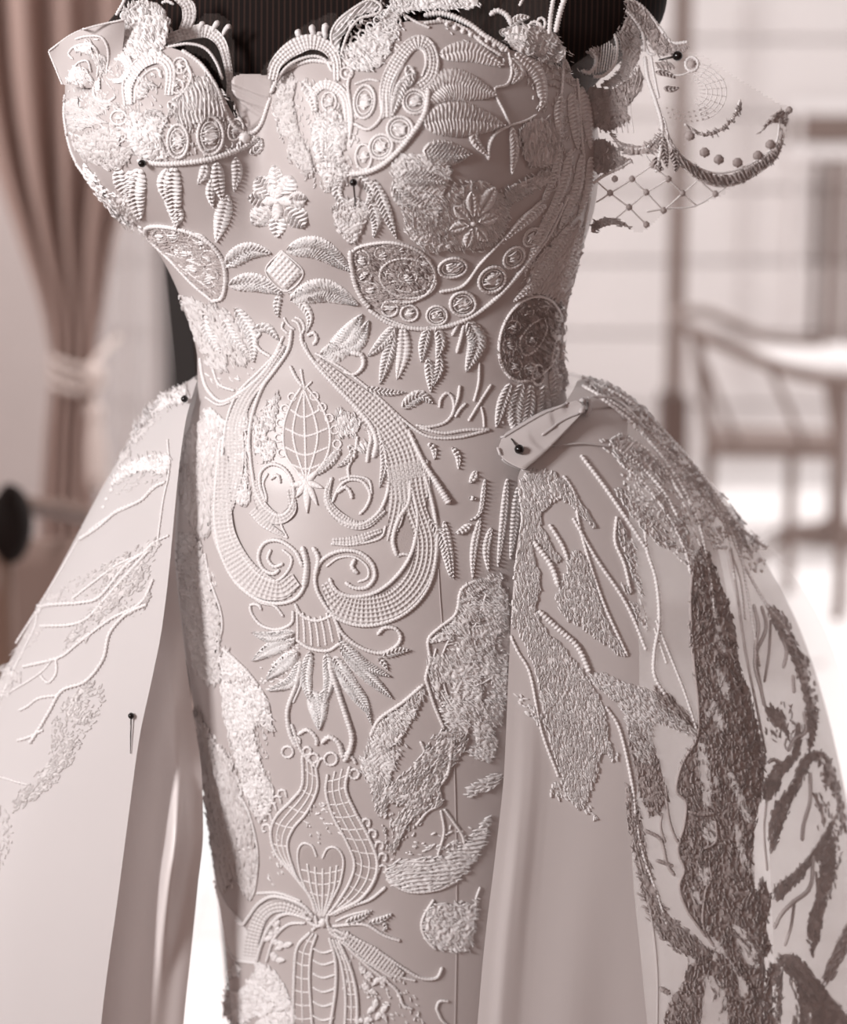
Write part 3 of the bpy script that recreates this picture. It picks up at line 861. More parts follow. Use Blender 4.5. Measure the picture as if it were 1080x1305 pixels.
SEED = [100]
def patch(name, pts, parent, style='stitch', ang=60.0, mat='lace', h=1.8, ridge=2.3, per=5.0, step=1.45, closed_spline=True, hole=0.0, thread=.075, slit=0.0, jag=2.2, cut=()):
    """embroidered area with an outline; stitches run along ang (degrees, pixel space)"""
    SEED[0] += 1
    seed = SEED[0]
    poly = spline(pts, 4.0, True)[0][:-1] if closed_spline else np.asarray(pts, float)
    x0, y0 = poly.min(0); x1, y1 = poly.max(0)
    xs = np.arange(x0, x1 + step, step); ys = np.arange(y0, y1 + step, step)
    X, Y = np.meshgrid(xs, ys)
    px = np.stack([X.ravel(), Y.ravel()], -1)
    ins = poly_in(px, poly)
    d = poly_dist(px, poly)
    sel = ins | (d < step * .7)
    x, y = px[:, 0], px[:, 1]
    a = math.radians(ang)
    t = x * math.cos(a) + y * math.sin(a); w = -x * math.sin(a) + y * math.cos(a)
    n1 = vnoise(x, y, 13, seed); n2 = vnoise(x + 40, y, 6, seed + 7); n3 = vnoise(x, y + 90, 30, seed + 3)
    n4 = vnoise(x + 7, y + 70, 4.2, seed + 5)
    if style == 'stitch':
        H = h * (.5 + .8 * n1) + .45 * ridge * np.sin(2 * math.pi * (t / per + 1.6 * n3 + 1.1 * n1)) * (.1 + 1.2 * n2) + 1.4 * (n4 - .5)
    elif style == 'rib':
        H = h * (.7 + .5 * n1) + ridge * np.sin(2 * math.pi * (w / per + 1.3 * n3 + .5 * n1)) * (.2 + 1.1 * n2) + 1.2 * (n4 - .5)
    elif style == 'net':
        H = h * .6 + ridge * np.maximum(np.abs(np.sin(math.pi * t / per)) ** 3, np.abs(np.sin(math.pi * w / per)) ** 3)
    elif style == 'worm':
        H = h * (.3 + 1.0 * n1) + ridge * .5 * np.sin(2 * math.pi * (1.9 * n2 + 1.7 * n1 + t / 8.0)) + 1.6 * (n4 - .5)
    elif style == 'plain':
        H = h * (.6 + .4 * n3)
    H = 1.3 * H * np.clip(d / 2.5, .25, 1)
    if hole > 0:                                          # open work: leave out cells where the ground shows
        sel &= ~((vnoise(x + 11, y + 5, 17, seed + 9) < hole) & (d > 3))
    for cp in cut:
        sel &= ~poly_in(px, spline(cp, 4.0, True)[0][:-1])
    if slit > 0:                                          # narrow openings along the stitch direction
        sel &= ~((vnoise(t + 900, (w + 900) * 5.5, 30, seed + 21) < slit) & (d > 1.5))
    if style != 'plain' and style != 'net' and jag > 0:   # ragged outline
        sel &= (d > jag * 2.0 * (n4 - .35)) & ins
    idx = -np.ones(len(px), int)
    idx[sel] = np.arange(sel.sum())
    P, Nn, k = project(px[sel])
    V = P + Nn * ((H[sel] + .35) * k)[:, None]
    F = grid_faces(len(ys), len(xs))
    F = F[(idx[F] >= 0).all(1)]
    # leave out faces stretched over a fold
    F = idx[F]
    e = np.linalg.norm(V[F[:, 0]] - V[F[:, 2]], axis=1)
    F = F[e < 14 * step * .00058]
    if len(F) == 0:
        return None
    if style != 'plain' and style != 'net' and thread > 0:      # single threads lying over the ground
        reach = lambda q: poly_in(q, poly)
        TV, TF = thread_geo(poly, ang, thread, 8.5, .9, 1.3 + h * .8, 13, hole, seed, cut)
        if TV is not None:
            F = np.concatenate([F, TF + len(V)]); V = np.concatenate([V, TV])
    return mesh_obj(name, V, F, M[mat], parent)

def thread_geo(poly, ang, dens, L, W, lift, jit, hole=0.0, seed=0, cut=()):
    """short satin stitches scattered over an area, as vertices and faces"""
    (x0, y0), (x1, y1) = poly.min(0), poly.max(0)
    q = RNG.random((int((x1 - x0) * (y1 - y0) * dens), 2)) * [x1 - x0, y1 - y0] + [x0, y0]
    q = q[poly_in(q, poly)] if len(q) else q
    if len(q) and hole > 0:
        q = q[vnoise(q[:, 0] + 11, q[:, 1] + 5, 17, seed + 9) >= hole]
    for cp in cut:
        if len(q): q = q[~poly_in(q, spline(cp, 4.0, True)[0][:-1])]
    if len(q) == 0: return None, None
    m = len(q)
    a = np.radians(ang + 50 * (vnoise(q[:, 0], q[:, 1], 24, seed + 31) - .5) + RNG.normal(0, jit, m))
    l = L * (.6 + .7 * RNG.random(m)) / 2
    dv = np.stack([np.cos(a), np.sin(a)], -1) * l[:, None]
    P0, N0, k = project(q - dv); P1, N1, _ = project(q + dv)
    ok = np.linalg.norm(P1 - P0, axis=1) < 4 * l * k * 2
    P0, P1, N0, N1, k = P0[ok], P1[ok], N0[ok], N1[ok], k[ok]
    m = len(P0)
    if m == 0: return None, None
    T = P1 - P0; T /= np.linalg.norm(T, axis=1)[:, None] + 1e-12
    Nm = N0 + N1; Nm /= np.linalg.norm(Nm, axis=1)[:, None]
    B = np.cross(Nm, T)
    w = (W * (.7 + .6 * RNG.random(m)) * k)[:, None]
    C = (P0 + P1) / 2
    lf = (lift * k)[:, None]
    q0, q1 = P0 * .65 + C * .35, P1 * .65 + C * .35
    V = np.stack([q0 + B * w + Nm * lf * .6, q0 - B * w + Nm * lf * .6, q0 + Nm * (lf + 1.5 * w), q1 + B * w + Nm * lf * .6, q1 - B * w + Nm * lf * .6, q1 + Nm * (lf + 1.5 * w),
                  P0 + B * w * .3 + Nm * lf * .4, P0 - B * w * .3 + Nm * lf * .4, P1 + B * w * .3 + Nm * lf * .4, P1 - B * w * .3 + Nm * lf * .4], 1)
    f = np.array([(0, 3, 5, 2), (2, 5, 4, 1), (6, 0, 2, 7), (7, 2, 1, 1), (3, 8, 9, 5), (5, 9, 4, 4)])
    f = np.array([(0, 3, 5, 2), (2, 5, 4, 1), (6, 0, 2, 7), (3, 8, 9, 5)])
    return V.reshape(-1, 3), (f[None] + (np.arange(m) * 10)[:, None, None]).reshape(-1, 4)

def dashes(name, regions, parent, mat='lace', L=7.0, W=1.5, dens=.03, lift=.8, jit=22):
    """one stuff mesh of stitches; regions = [(polygon, angle, density)]"""
    Vs, Fs, n0 = [], [], 0
    for i, reg in enumerate(regions):
        V, F = thread_geo(spline(reg[0], 5.0, True)[0][:-1], reg[1], reg[2] if len(reg) > 2 else dens, L, W, lift, jit, 0, i)
        if V is None: continue
        Vs.append(V); Fs.append(F + n0); n0 += len(V)
    o = mesh_obj(name, np.concatenate(Vs), np.concatenate(Fs), M[mat], parent)
    o['kind'] = 'stuff'
    return o

def ell(cx, cy, rx, ry=None, rot=0.0, n=14, a0=0, a1=360):
    ry = ry or rx
    t = np.radians(np.linspace(a0, a1, n, endpoint=(a1 - a0) < 359))
    c, s = math.cos(math.radians(rot)), math.sin(math.radians(rot))
    x = rx * np.cos(t); y = ry * np.sin(t)
    return [(cx + a * c - b * s, cy + a * s + b * c) for a, b in zip(x, y)]

# shorthands; every piece is an object of its own
def C(pts, r=2.2, par=None, **kw): return cord('lace_cord', pts, r, par or gown, **kw)
def R(cx, cy, rx, ry=None, r=1.8, par=None, rot=0, **kw): return cord('lace_ring', ell(cx, cy, rx, ry, rot), r, par or gown, closed=True, **kw)
def LF(pts, w, par=None, **kw): return leaf('lace_leaf', pts, w, par or gown, **kw)
def BD(pts, w, par=None, **kw): return band('lace_band', pts, w, par or gown, **kw)
def PA(pts, par=None, **kw): return patch('lace_patch', pts, par or gown, **kw)
def DOT(cx, cy, r, par=None, h=None, **kw): return patch('lace_bead', ell(cx, cy, r), par or gown, style='plain', h=h or r, step=max(.8, r / 4), **kw)
def EYE(cx, cy, rx, ry=None, rot=0, r=2.0, inner=.55, par=None):
    """ringed eye: rim thread with a domed stitched centre"""
    ry = ry or rx
    o = patch('lace_eye', ell(cx, cy, rx * inner, ry * inner, rot), par or gown, style='rib', ang=rot, h=2.4, ridge=.9)
    if o is None: return
    sub = o if par is None else par
    cord('rim', ell(cx, cy, rx, ry, rot), r, sub, closed=True)
    if rx > 11:
        cord('rim', ell(cx, cy, rx * .74, ry * .74, rot), r * .6, sub, closed=True)
    return o
# ------------------------------------------------------------------ lace on the centre front
SURF[:] = [BODY]
# diamond with its drop leaves
dm = PA([(359, 319), (387, 347), (364, 371), (339, 345)], style='net', ang=42, per=6.0, h=2.6, ridge=2.2, closed_spline=False, step=1.2)
C([(359, 319), (387, 347), (364, 371), (339, 345), (359, 319)], 1.5)
LF([(357, 374), (353, 390), (355, 404)], 5)
LF([(368, 372), (384, 386), (395, 404), (391, 424)], 6, ridge=1)
for p in ([(362, 404), (368, 414), (376, 420)], [(372, 408), (380, 412), (384, 424)], [(362, 410), (360, 418), (368, 426)], [(376, 404), (384, 408), (388, 418), (384, 428)]):
    C(p, 2.2)
# leaf pairs beside the diamond
LF([(286, 338), (315, 320), (346, 322)], 12, per=5); LF([(292, 362), (325, 360), (360, 374)], 12, per=5)
LF([(366, 318), (405, 316), (448, 345)], 14, per=4); LF([(371, 382), (412, 370), (457, 388)], 15, per=3.6)
LF([(408, 452), (432, 444), (462, 400)], 15, per=4); LF([(432, 448), (455, 436), (470, 408)], 11, per=4)
C([(438, 474), (452, 477), (463, 466), (461, 453), (447, 449)], 4.2, taper=(.5, 1.1))
C([(333, 424), (326, 434), (332, 446), (346, 455)], 3); LF([(322, 420), (340, 418), (356, 434)], 6)
LF([(505, 414), (488, 436), (469, 454)], 8); LF([(503, 424), (494, 455), (484, 490)], 8); LF([(514, 416), (514, 450), (506, 484)], 9, slant=0)
LF([(546, 416), (540, 440), (537, 462)], 7); LF([(545, 456), (548, 480), (549, 500)], 6); LF([(556, 416), (562, 436), (556, 458)], 7); LF([(560, 452), (560, 470), (552, 492)], 6)
LF([(594, 408), (608, 435), (594, 474)], 12); C([(585, 410), (580, 420), (576, 428)], 3); C([(591, 414), (587, 432), (582, 450)], 3)
# strands to the left
C([(372, 420), (368, 445), (352, 470), (336, 492), (325, 520), (319, 548), (318, 580)], 3.4)
C([(362, 428), (350, 452), (330, 474), (306, 498), (294, 522), (287, 552), (284, 585)], 2.6)
C([(358, 444), (336, 476), (308, 500), (284, 512), (268, 500), (260, 482), (256, 456)], 3.2)
C([(352, 458), (330, 484), (300, 508), (280, 516), (262, 506)], 2.0)
BD([(362, 440), (340, 474), (314, 508), (301, 545), (300, 600), (285, 660)], [(0, 4), (.3, 8), (.6, 12), (1, 9)], per=4.6)
C([(272, 470), (280, 490), (300, 498)], 2.4); LF([(262, 402), (266, 425), (282, 450)], 7); LF([(285, 405), (298, 430), (318, 452)], 8); LF([(300, 392), (320, 425), (324, 462)], 9)
# strands to the right
C([(384, 424), (387, 440), (404, 466), (430, 494), (455, 520), (474, 545), (480, 566), (476, 584)], 3.8, taper=(.8, 1.15))
C([(388, 436), (395, 452), (412, 474), (436, 500)], 2.0)
C([(392, 428), (400, 424), (404, 432), (399, 440)], 3)
C([(402, 450), (440, 472), (480, 504), (515, 536), (545, 556), (582, 558), (620, 549)], 2.4)
C([(520, 548), (540, 590), (556, 615), (573, 642)], 4.6, taper=(.6, 1.2))
BD([(404, 458), (440, 492), (480, 530), (508, 570), (520, 612)], [(0, 4), (.3, 12), (.6, 22), (1, 25)])
C([(535, 545), (565, 552), (596, 548), (624, 548)], 2.6)
LF([(466, 494), (492, 500), (517, 500)], 5); LF([(512, 520), (535, 505), (552, 514)], 9)
C([(560, 520), (562, 508), (570, 501), (577, 508), (578, 524), (568, 538), (548, 544), (530, 542)], 2.4); C([(586, 491), (584, 506), (579, 520)], 2.6); C([(594, 514), (586, 522), (580, 532)], 2.4)
C([(611, 462), (610, 488), (604, 512)], 2.2); C([(626, 490), (612, 512), (597, 537)], 2.2); C([(613, 518), (616, 530), (617, 545)], 1.8)
# central basket
bk = patch('lace_basket', [(388, 492), (368, 516), (360, 548), (364, 580), (391, 612), (418, 584), (426, 556), (412, 520)], gown, style='plain', mat='lace_net_shade', h=.8)
for p in ([(384, 494), (370, 518), (362, 548), (366, 582), (391, 614)], [(392, 494), (410, 518), (421, 550), (416, 584), (392, 614)],
          [(388, 496), (389, 540), (391, 614)], [(387, 498), (377, 530), (375, 562), (390, 612)], [(389, 498), (401, 530), (405, 562), (392, 612)],
          [(371, 522), (388, 532), (409, 522)], [(364, 546), (390, 556), (419, 546)], [(364, 570), (390, 580), (420, 570)], [(372, 592), (391, 598), (410, 592)]):
    cord('basket_thread', p, 2.2, bk)
for q in ((373, 506), (364, 521), (358, 539), (356, 558), (360, 577), (401, 505), (411, 519), (420, 533), (427, 548), (430, 566)):
    cord('scallop', ell(q[0], q[1], 5), 1.7, bk, closed=True)
C([(370, 466), (378, 482), (387, 494)], 3); C([(384, 470), (386, 484), (389, 496)], 2.2); C([(398, 486), (392, 492), (389, 496)], 2)
for tip, w in (((378, 634), 4), ((392, 654), 4.5), ((405, 644), 4), ((370, 620), 4), ((412, 622), 4), ((405, 600), 4), ((378, 600), 4)):
    leaf('lace_petal', [(391, 614), ((391 + tip[0]) / 2, (614 + tip[1]) / 2), tip], w, gown, ridge=.3, rib=False)
LF([(434, 572), (420, 590), (404, 606)], 6); LF([(444, 566), (450, 580), (430, 596)], 5); C([(456, 556), (452, 580), (444, 596), (446, 612)], 2.6)
C([(470, 548), (473, 560), (470, 572), (468, 590)], 3); LF([(486, 560), (490, 590), (484, 622)], 5)
# upper curls
C([(318, 560), (321, 595), (328, 630), (344, 652), (362, 656), (374, 640), (373, 614), (362, 597), (346, 592), (333, 602), (332, 620), (340, 641)], 2.8)
C([(342, 603), (336, 616), (340, 634), (338, 644)], 2.2); C([(345, 611), (354, 606), (358, 616)], 3)
BD([(326, 612), (332, 640), (352, 661), (372, 650), (370, 624)], [(0, 4), (.5, 8), (1, 4)], per=4.2)
BD([(322, 650), (340, 668), (362, 682)], [(0, 6), (.5, 5), (1, 2)], per=4.2); C([(320, 655), (336, 671), (367, 686)], 2); C([(357, 662), (360, 672), (367, 686)], 2)
C([(482, 548), (491, 580), (496, 612), (490, 640), (476, 660), (456, 669), (436, 664), (421, 650), (416, 628), (424, 608)], 3.0)
C([(424, 640), (432, 622), (444, 612), (462, 614), (472, 630), (467, 646), (458, 656)], 2.6); C([(432, 612), (450, 607), (470, 612), (474, 630)], 2.2)
C([(430, 628), (440, 621), (447, 628), (449, 636)], 3.2); BD([(421, 612), (418, 640), (440, 664), (466, 668), (490, 650)], [(0, 3), (.5, 7), (1, 4)], per=4.2)
BD([(424, 690), (452, 688), (486, 676)], [(0, 4), (.5, 6), (1, 3)], per=4.2); C([(422, 693), (450, 694), (484, 686), (492, 670)], 2.2)
# big lower scrolls, net filled
BD([(519, 590), (527, 640), (542, 690), (534, 735), (505, 768), (465, 778), (432, 768), (415, 742)], [(0, 27), (.12, 24), (.2, 13), (.33, 13), (.48, 15), (.66, 19), (.85, 17), (1, 6)])
BD([(506, 600), (508, 640), (497, 690)], [(0, 14), (.5, 12), (1, 4)])
C([(540, 600), (553, 650), (557, 692), (550, 738), (530, 770), (500, 790), (462, 797), (428, 786), (408, 760), (402, 738), (409, 716), (430, 703), (455, 703), (473, 716), (478, 734), (468, 748), (452, 749), (440, 742)], 3.2)
C([(523, 612), (521, 640), (508, 662), (501, 688), (506, 709)], 3.6); C([(524, 618), (532, 655), (529, 690), (519, 716), (500, 740), (476, 756), (448, 760), (428, 752), (420, 736)], 3.2)
C([(506, 709), (514, 706), (524, 708)], 2.4); C([(453, 712), (449, 722), (456, 731)], 3.6); C([(416, 722), (432, 711), (452, 710), (468, 722), (469, 736), (456, 742)], 2.0)
BD([(284, 580), (283, 640), (290, 690), (318, 735), (355, 752), (378, 738)], [(0, 8), (.2, 12), (.5, 15), (.75, 17), (1, 9)])
C([(282, 560), (276, 620), (275, 668), (283, 706), (300, 740), (326, 762), (354, 769), (378, 762), (390, 742), (391, 716), (384, 697)], 3.2)
C([(293, 590), (291, 640), (294, 678), (308, 706), (330, 732), (352, 740), (367, 728), (372, 712), (360, 700)], 2.4)
C([(386, 722), (376, 702), (356, 689), (338, 692), (330, 708), (335, 724), (348, 731), (357, 726)], 3.2); C([(346, 700), (342, 712), (350, 722), (362, 718)], 3)
C([(386, 696), (391, 720), (388, 748)], 4.4); C([(399, 697), (406, 712), (402, 734)], 4.0)
LF([(545, 660), (565, 690), (574, 736)], 7); LF([(566, 664), (572, 700), (578, 738)], 6, slant=.2)
# shell fan under the scrolls
sf = patch('lace_shell', [(378, 772), (388, 786), (405, 790), (424, 784), (434, 820), (418, 828), (395, 824), (380, 814)], gown, style='plain', mat='lace_net_shade', h=1.0)
for i in range(7):
    u = i / 6
    cord('shell_rib', [(379 + 45 * u, 774 + 12 * math.sin(math.pi * u)), (380 + 50 * u, 798 + 6 * math.sin(math.pi * u)), (380 + 54 * u, 815 + 9 * math.sin(math.pi * u))], 2.4, sf)
cord('shell_rim', [(376, 769), (386, 785), (405, 791), (426, 783)], 2.8, sf); cord('shell_rim', [(378, 815), (395, 826), (418, 829), (434, 819)], 2.8, sf)
C([(374, 778), (372, 794), (354, 802), (334, 797), (322, 783), (320, 771), (330, 771), (334, 778)], 2.6); C([(300, 740), (330, 766), (350, 772), (362, 786)], 2.4)
C([(424, 782), (436, 806), (458, 824), (484, 832), (504, 824), (511, 812), (504, 801), (490, 800), (481, 809)], 3.0)
LF([(488, 836), (506, 830), (523, 828)], 6); LF([(482, 838), (490, 846), (494, 854)], 4)
for pts, w in (([(376, 806), (345, 812), (322, 806)], 8), ([(376, 816), (348, 826), (322, 842)], 10), ([(380, 830), (362, 846), (340, 866)], 10), ([(384, 842), (372, 868), (342, 880)], 8),
               ([(432, 816), (462, 846), (498, 862)], 8), ([(434, 826), (466, 858), (500, 890)], 9), ([(426, 836), (446, 872), (472, 912)], 10), ([(430, 850), (462, 888), (474, 924)], 6),
               ([(396, 830), (390, 862), (396, 896)], 8), ([(416, 832), (420, 864), (414, 898)], 8), ([(398, 880), (406, 905), (407, 930)], 12), ([(414, 878), (410, 900), (407, 930)], 8)):
    LF(pts, w, per=3.8)
C([(384, 842), (378, 872), (367, 905), (370, 934), (379, 952)], 3.6); C([(420, 846), (432, 884), (442, 914), (449, 940), (444, 962), (438, 970)], 4.2)
C([(380, 850), (384, 870), (374, 896)], 2)
# ------------------------------------------------------------------ lyre motif, knot and tail on the sheath
for q, r in (((367, 958), 7), ((392, 957), 5), ((400, 966), 6), ((422, 967), 8), ((452, 986), 6), ((378, 944), 5)):
    R(q[0], q[1], r, r=2.2)
C([(372, 922), (378, 940), (384, 956), (396, 970), (404, 978)], 3.0); C([(380, 936), (392, 930), (403, 940), (404, 950)], 3.2); C([(410, 947), (420, 939), (432, 947), (438, 964), (446, 956)], 3.8)
C([(404, 978), (408, 968), (414, 966)], 2.4); C([(440, 962), (450, 966), (454, 974)], 2.6)
def ladder(outer, inner, nl, rungs, par=None):
    """cloth ladder: two rails, lines between them and crossing rungs"""
    a = spline(outer, 2.0)[0]; b = spline(inner, 2.0)[0]
    n = 60
    ra = np.stack([np.interp(np.linspace(0, 1, n), np.linspace(0, 1, len(a)), a[:, i]) for i in (0, 1)], -1)
    rb = np.stack([np.interp(np.linspace(0, 1, n), np.linspace(0, 1, len(b)), b[:, i]) for i in (0, 1)], -1)
    poly = np.concatenate([ra, rb[::-1]])
    o = patch('lace_ladder', poly[::4], gown, style='plain', mat='lace_net_shade', h=.8, step=1.8)
    cord('rail', outer, 2.9, o); cord('rail', inner, 2.5, o)
    for i in range(nl):
        u = (i + 1) / (nl + 1)
        cord('ladder_thread', (ra * (1 - u) + rb * u)[::5], 1.8, o)
    for i in range(rungs):
        j = int((i + .7) / (rungs + .6) * (n - 1))
        cord('rung', [ra[j], (ra[j] + rb[j]) / 2 + [0, 1.5], rb[j]], 1.5, o)
    return o
ladder([(386, 962), (386, 1000), (372, 1020), (353, 1040), (346, 1062), (353, 1088), (376, 1116), (396, 1142), (403, 1164)],
       [(403, 976), (405, 1004), (392, 1034), (374, 1056), (367, 1080), (379, 1118), (394, 1140), (405, 1164)], 2, 8)
ladder([(446, 976), (441, 1004), (452, 1032), (470, 1066), (481, 1096), (477, 1122), (459, 1146), (432, 1160), (420, 1166)],
       [(418, 986), (416, 1010), (425, 1040), (441, 1070), (452, 1098), (447, 1122), (432, 1148), (418, 1166)], 2, 12)
hp = patch('lace_heart', [(384, 1080), (396, 1078), (409, 1092), (424, 1080), (438, 1098), (430, 1140), (412, 1168), (392, 1140), (381, 1104)], gown, style='plain', mat='lace_net_shade', h=.7)
for p in ([(404, 1092), (398, 1078), (386, 1075), (380, 1088), (384, 1116), (396, 1144), (408, 1168)], [(411, 1094), (418, 1081), (430, 1081), (438, 1096), (434, 1124), (424, 1146), (413, 1168)],
          [(392, 1100), (398, 1134), (409, 1168)], [(402, 1104), (405, 1136), (410, 1168)], [(412, 1106), (412, 1140), (411, 1168)], [(422, 1104), (420, 1136), (412, 1168)], [(430, 1102), (426, 1134), (413, 1168)]):
    cord('heart_thread', p, 2.1, hp)
for y, a, b in ((1108, 384, 437), (1122, 387, 435), (1136, 392, 430)):
    cord('heart_thread', [(a, y), ((a + b) / 2, y + 5), (b, y)], 1.5, hp)
for q in ((361, 1012), (354, 1020), (348, 1029), (342, 1042), (341, 1056), (466, 1049), (474, 1063), (483, 1078), (487, 1093), (487, 1108)):
    d = -1 if q[0] < 400 else 1
    C([(q[0] - 5 * d, q[1] + 4), (q[0] - 2 * d, q[1] - 5), (q[0] + 5 * d, q[1] - 4), (q[0] + 5 * d, q[1] + 3), (q[0] + 1 * d, q[1] + 3)], 2.2)
# knot and horns
DOT(412, 1176, 6); C([(386, 1160), (394, 1174), (406, 1180), (416, 1174), (424, 1190), (440, 1196), (444, 1186)], 3.0); C([(402, 1166), (404, 1178), (398, 1186)], 2.6); C([(418, 1164), (418, 1178), (428, 1188)], 2.6)
C([(400, 1168), (384, 1152), (352, 1142), (332, 1150), (318, 1168), (310, 1178), (300, 1172)], 3.2); C([(398, 1172), (366, 1164), (346, 1178), (334, 1204), (328, 1226)], 3.2); C([(390, 1176), (368, 1178), (350, 1196), (340, 1226)], 2.6); C([(328, 1138), (356, 1138), (384, 1148)], 2.4)
BD([(392, 1166), (360, 1154), (336, 1164), (324, 1192), (320, 1218)], [(0, 4), (.5, 9), (1, 9)], per=4.6)
C([(424, 1166), (450, 1154), (472, 1146), (492, 1130)], 2.6); C([(428, 1174), (446, 1166), (470, 1160)], 2); C([(424, 1180), (464, 1178), (490, 1192), (511, 1199)], 2.6); C([(426, 1184), (470, 1204), (512, 1232), (536, 1246), (556, 1246), (564, 1232)], 2.6)
C([(426, 1188), (460, 1216), (496, 1240), (530, 1250)], 2.2); C([(428, 1192), (466, 1228), (504, 1260), (514, 1280), (526, 1286)], 2.4); C([(430, 1196), (462, 1222), (500, 1246)], 1.8)
BD([(436, 1188), (474, 1216), (512, 1244)], [(0, 4), (.5, 11), (1, 6)], per=4.8)
for pts, w in (([(440, 1176), (462, 1168), (474, 1160)], 5), ([(470, 1176), (486, 1172), (500, 1164)], 4.5), ([(484, 1172), (492, 1180), (488, 1186)], 3)):
    LF(pts, w)
# tail bands
ladder([(396, 1188), (380, 1206), (376, 1240), (374, 1312)], [(404, 1190), (397, 1214), (395, 1250), (399, 1312)], 1, 7)
ladder([(432, 1198), (448, 1236), (455, 1270), (456, 1312)], [(424, 1196), (436, 1230), (441, 1270), (440, 1312)], 1, 7)
C([(420, 1194), (428, 1224), (428, 1262), (421, 1312)], 2.8)
for y in (1208, 1223, 1240, 1258, 1276, 1294):
    C([(399, y), (412, y + 6), (427, y + 2)], 2.0)
# scattered flowerlets beside the tail
for q in ((346, 1196), (356, 1180), (362, 1206), (352, 1224), (340, 1244), (356, 1262), (364, 1284), (342, 1290), (322, 1270), (336, 1262), (470, 1262), (478, 1284), (466, 1240), (484, 1246), (486, 1290), (464, 1300), (330, 1300), (318, 1284)):
    for k in range(3):
        a = random.random() * 6.28
        leaf('lace_petal', [q, (q[0] + 6 * math.cos(a), q[1] + 6 * math.sin(a)), (q[0] + 12 * math.cos(a), q[1] + 12 * math.sin(a))], 4, gown, ridge=.6, rib=False, nv=7)
C([(318, 1264), (326, 1274), (328, 1290), (320, 1292)], 2.2); C([(556, 1286), (560, 1276), (572, 1276)], 2.2); C([(556, 1284), (562, 1298), (570, 1306)], 2.2)
C([(290, 1206), (300, 1222), (316, 1226), (334, 1228)], 2.2)

# side lace: left of the ornaments
PA([(236, 560), (262, 530), (282, 540), (276, 600), (270, 660), (268, 680), (256, 686), (240, 660), (228, 620)], style='rib', ang=92, per=7, h=1.4, ridge=1.3, mat='lace_soft')
PA([(226, 690), (250, 682), (262, 710), (270, 740), (282, 785), (280, 840), (284, 866), (266, 872), (248, 850), (236, 790)], style='worm', ang=70, h=1.8, mat='lace_soft')
C([(262, 705), (268, 738), (281, 775), (284, 800), (279, 826), (286, 862)], 2.2)
PA([(284, 826), (310, 850), (336, 880), (352, 934), (326, 926), (338, 980), (352, 1014), (332, 1046), (312, 1010), (298, 960), (284, 900)], style='worm', ang=75, h=1.5)
C([(284, 826), (312, 852), (330, 874)], 3); C([(286, 868), (300, 950), (318, 1010), (332, 1050)], 2)
PA([(248, 900), (272, 942), (296, 964), (309, 1012), (320, 1040), (330, 1090), (326, 1130), (318, 1148), (300, 1120), (286, 1140), (274, 1100), (262, 1030)], style='rib', ang=82, per=6, h=1.3, mat='lace_soft')
C([(252, 920), (278, 952), (300, 985), (309, 1010), (305, 1014), (318, 1036), (329, 1084), (326, 1130), (319, 1148)], 2.2); C([(268, 990), (285, 1040), (294, 1100)], 1.8)
PA([(272, 1120), (288, 1150), (312, 1180), (326, 1224), (296, 1216), (284, 1170)], style='plain', h=1.0)
PA([(296, 1230), (340, 1230), (366, 1260), (372, 1310), (288, 1312)], style='worm', h=1.2, ridge=1.2, hole=.35)
# right of the ornaments
PA([(584, 764), (586, 752), (602, 742), (646, 738), (648, 850), (644, 900), (630, 965), (604, 966), (572, 932), (560, 896), (548, 868), (544, 836), (548, 815), (576, 792)], style='worm', ang=35, h=1.5, ridge=1.5, hole=.3)
C([(606, 740), (588, 752), (581, 782), (560, 800), (546, 815), (548, 840), (543, 862), (545, 872), (554, 900), (566, 928)], 2.6)
C([(586, 800), (612, 798), (640, 794)], 2); C([(592, 860), (620, 848), (646, 850)], 1.8); C([(596, 872), (616, 870), (634, 856)], 1.6); C([(612, 916), (630, 898), (650, 890)], 1.6); C([(588, 770), (616, 770), (642, 766)], 1.6); C([(584, 828), (610, 812), (640, 812)], 1.6)
PA([(472, 938), (484, 918), (510, 900), (538, 874), (540, 890), (524, 924), (508, 948), (486, 962), (476, 1000), (462, 980)], style='stitch', ang=60, h=1.8)
C([(540, 872), (512, 896), (484, 916), (472, 938)], 3)
PA([(458, 970), (478, 955), (512, 955), (528, 936), (510, 965), (488, 1010), (470, 1000)], style='stitch', ang=50, h=1.8)
PA([(472, 1000), (496, 1000), (532, 965), (560, 930), (590, 936), (596, 952), (576, 978), (560, 1006), (566, 1020), (548, 1034), (526, 1044), (510, 1070), (500, 1100), (488, 1060)], style='worm', ang=120, h=1.4, hole=.28)
C([(560, 1005), (562, 1024), (545, 1034), (530, 1052)], 2.2); C([(576, 938), (572, 980), (562, 1000)], 3); C([(566, 1030), (588, 1062), (592, 1076)], 2.2); C([(562, 1032), (566, 1060), (558, 1090)], 2); C([(536, 944), (542, 958)], 2.4)
PA([(594, 1004), (636, 984), (634, 1000), (600, 1016)], style='rib', ang=-8, h=1.2)
PA([(500, 1100), (530, 1092), (566, 1090), (596, 1072), (604, 1060), (622, 1040), (620, 1070), (604, 1100), (580, 1124), (548, 1134), (524, 1137), (496, 1122)], style='rib', ang=-6, per=5, h=1.6)
C([(492, 1120), (520, 1136), (556, 1134), (584, 1122)], 2.4)
PA([(540, 1170), (550, 1150), (566, 1150), (600, 1150), (610, 1140), (606, 1180), (600, 1210), (580, 1214), (556, 1208), (540, 1192)], style='worm', ang=20, h=1.8)
C([(553, 1146), (540, 1168), (538, 1184), (546, 1200), (556, 1210)], 2.4); C([(606, 1146), (612, 1130)], 2)
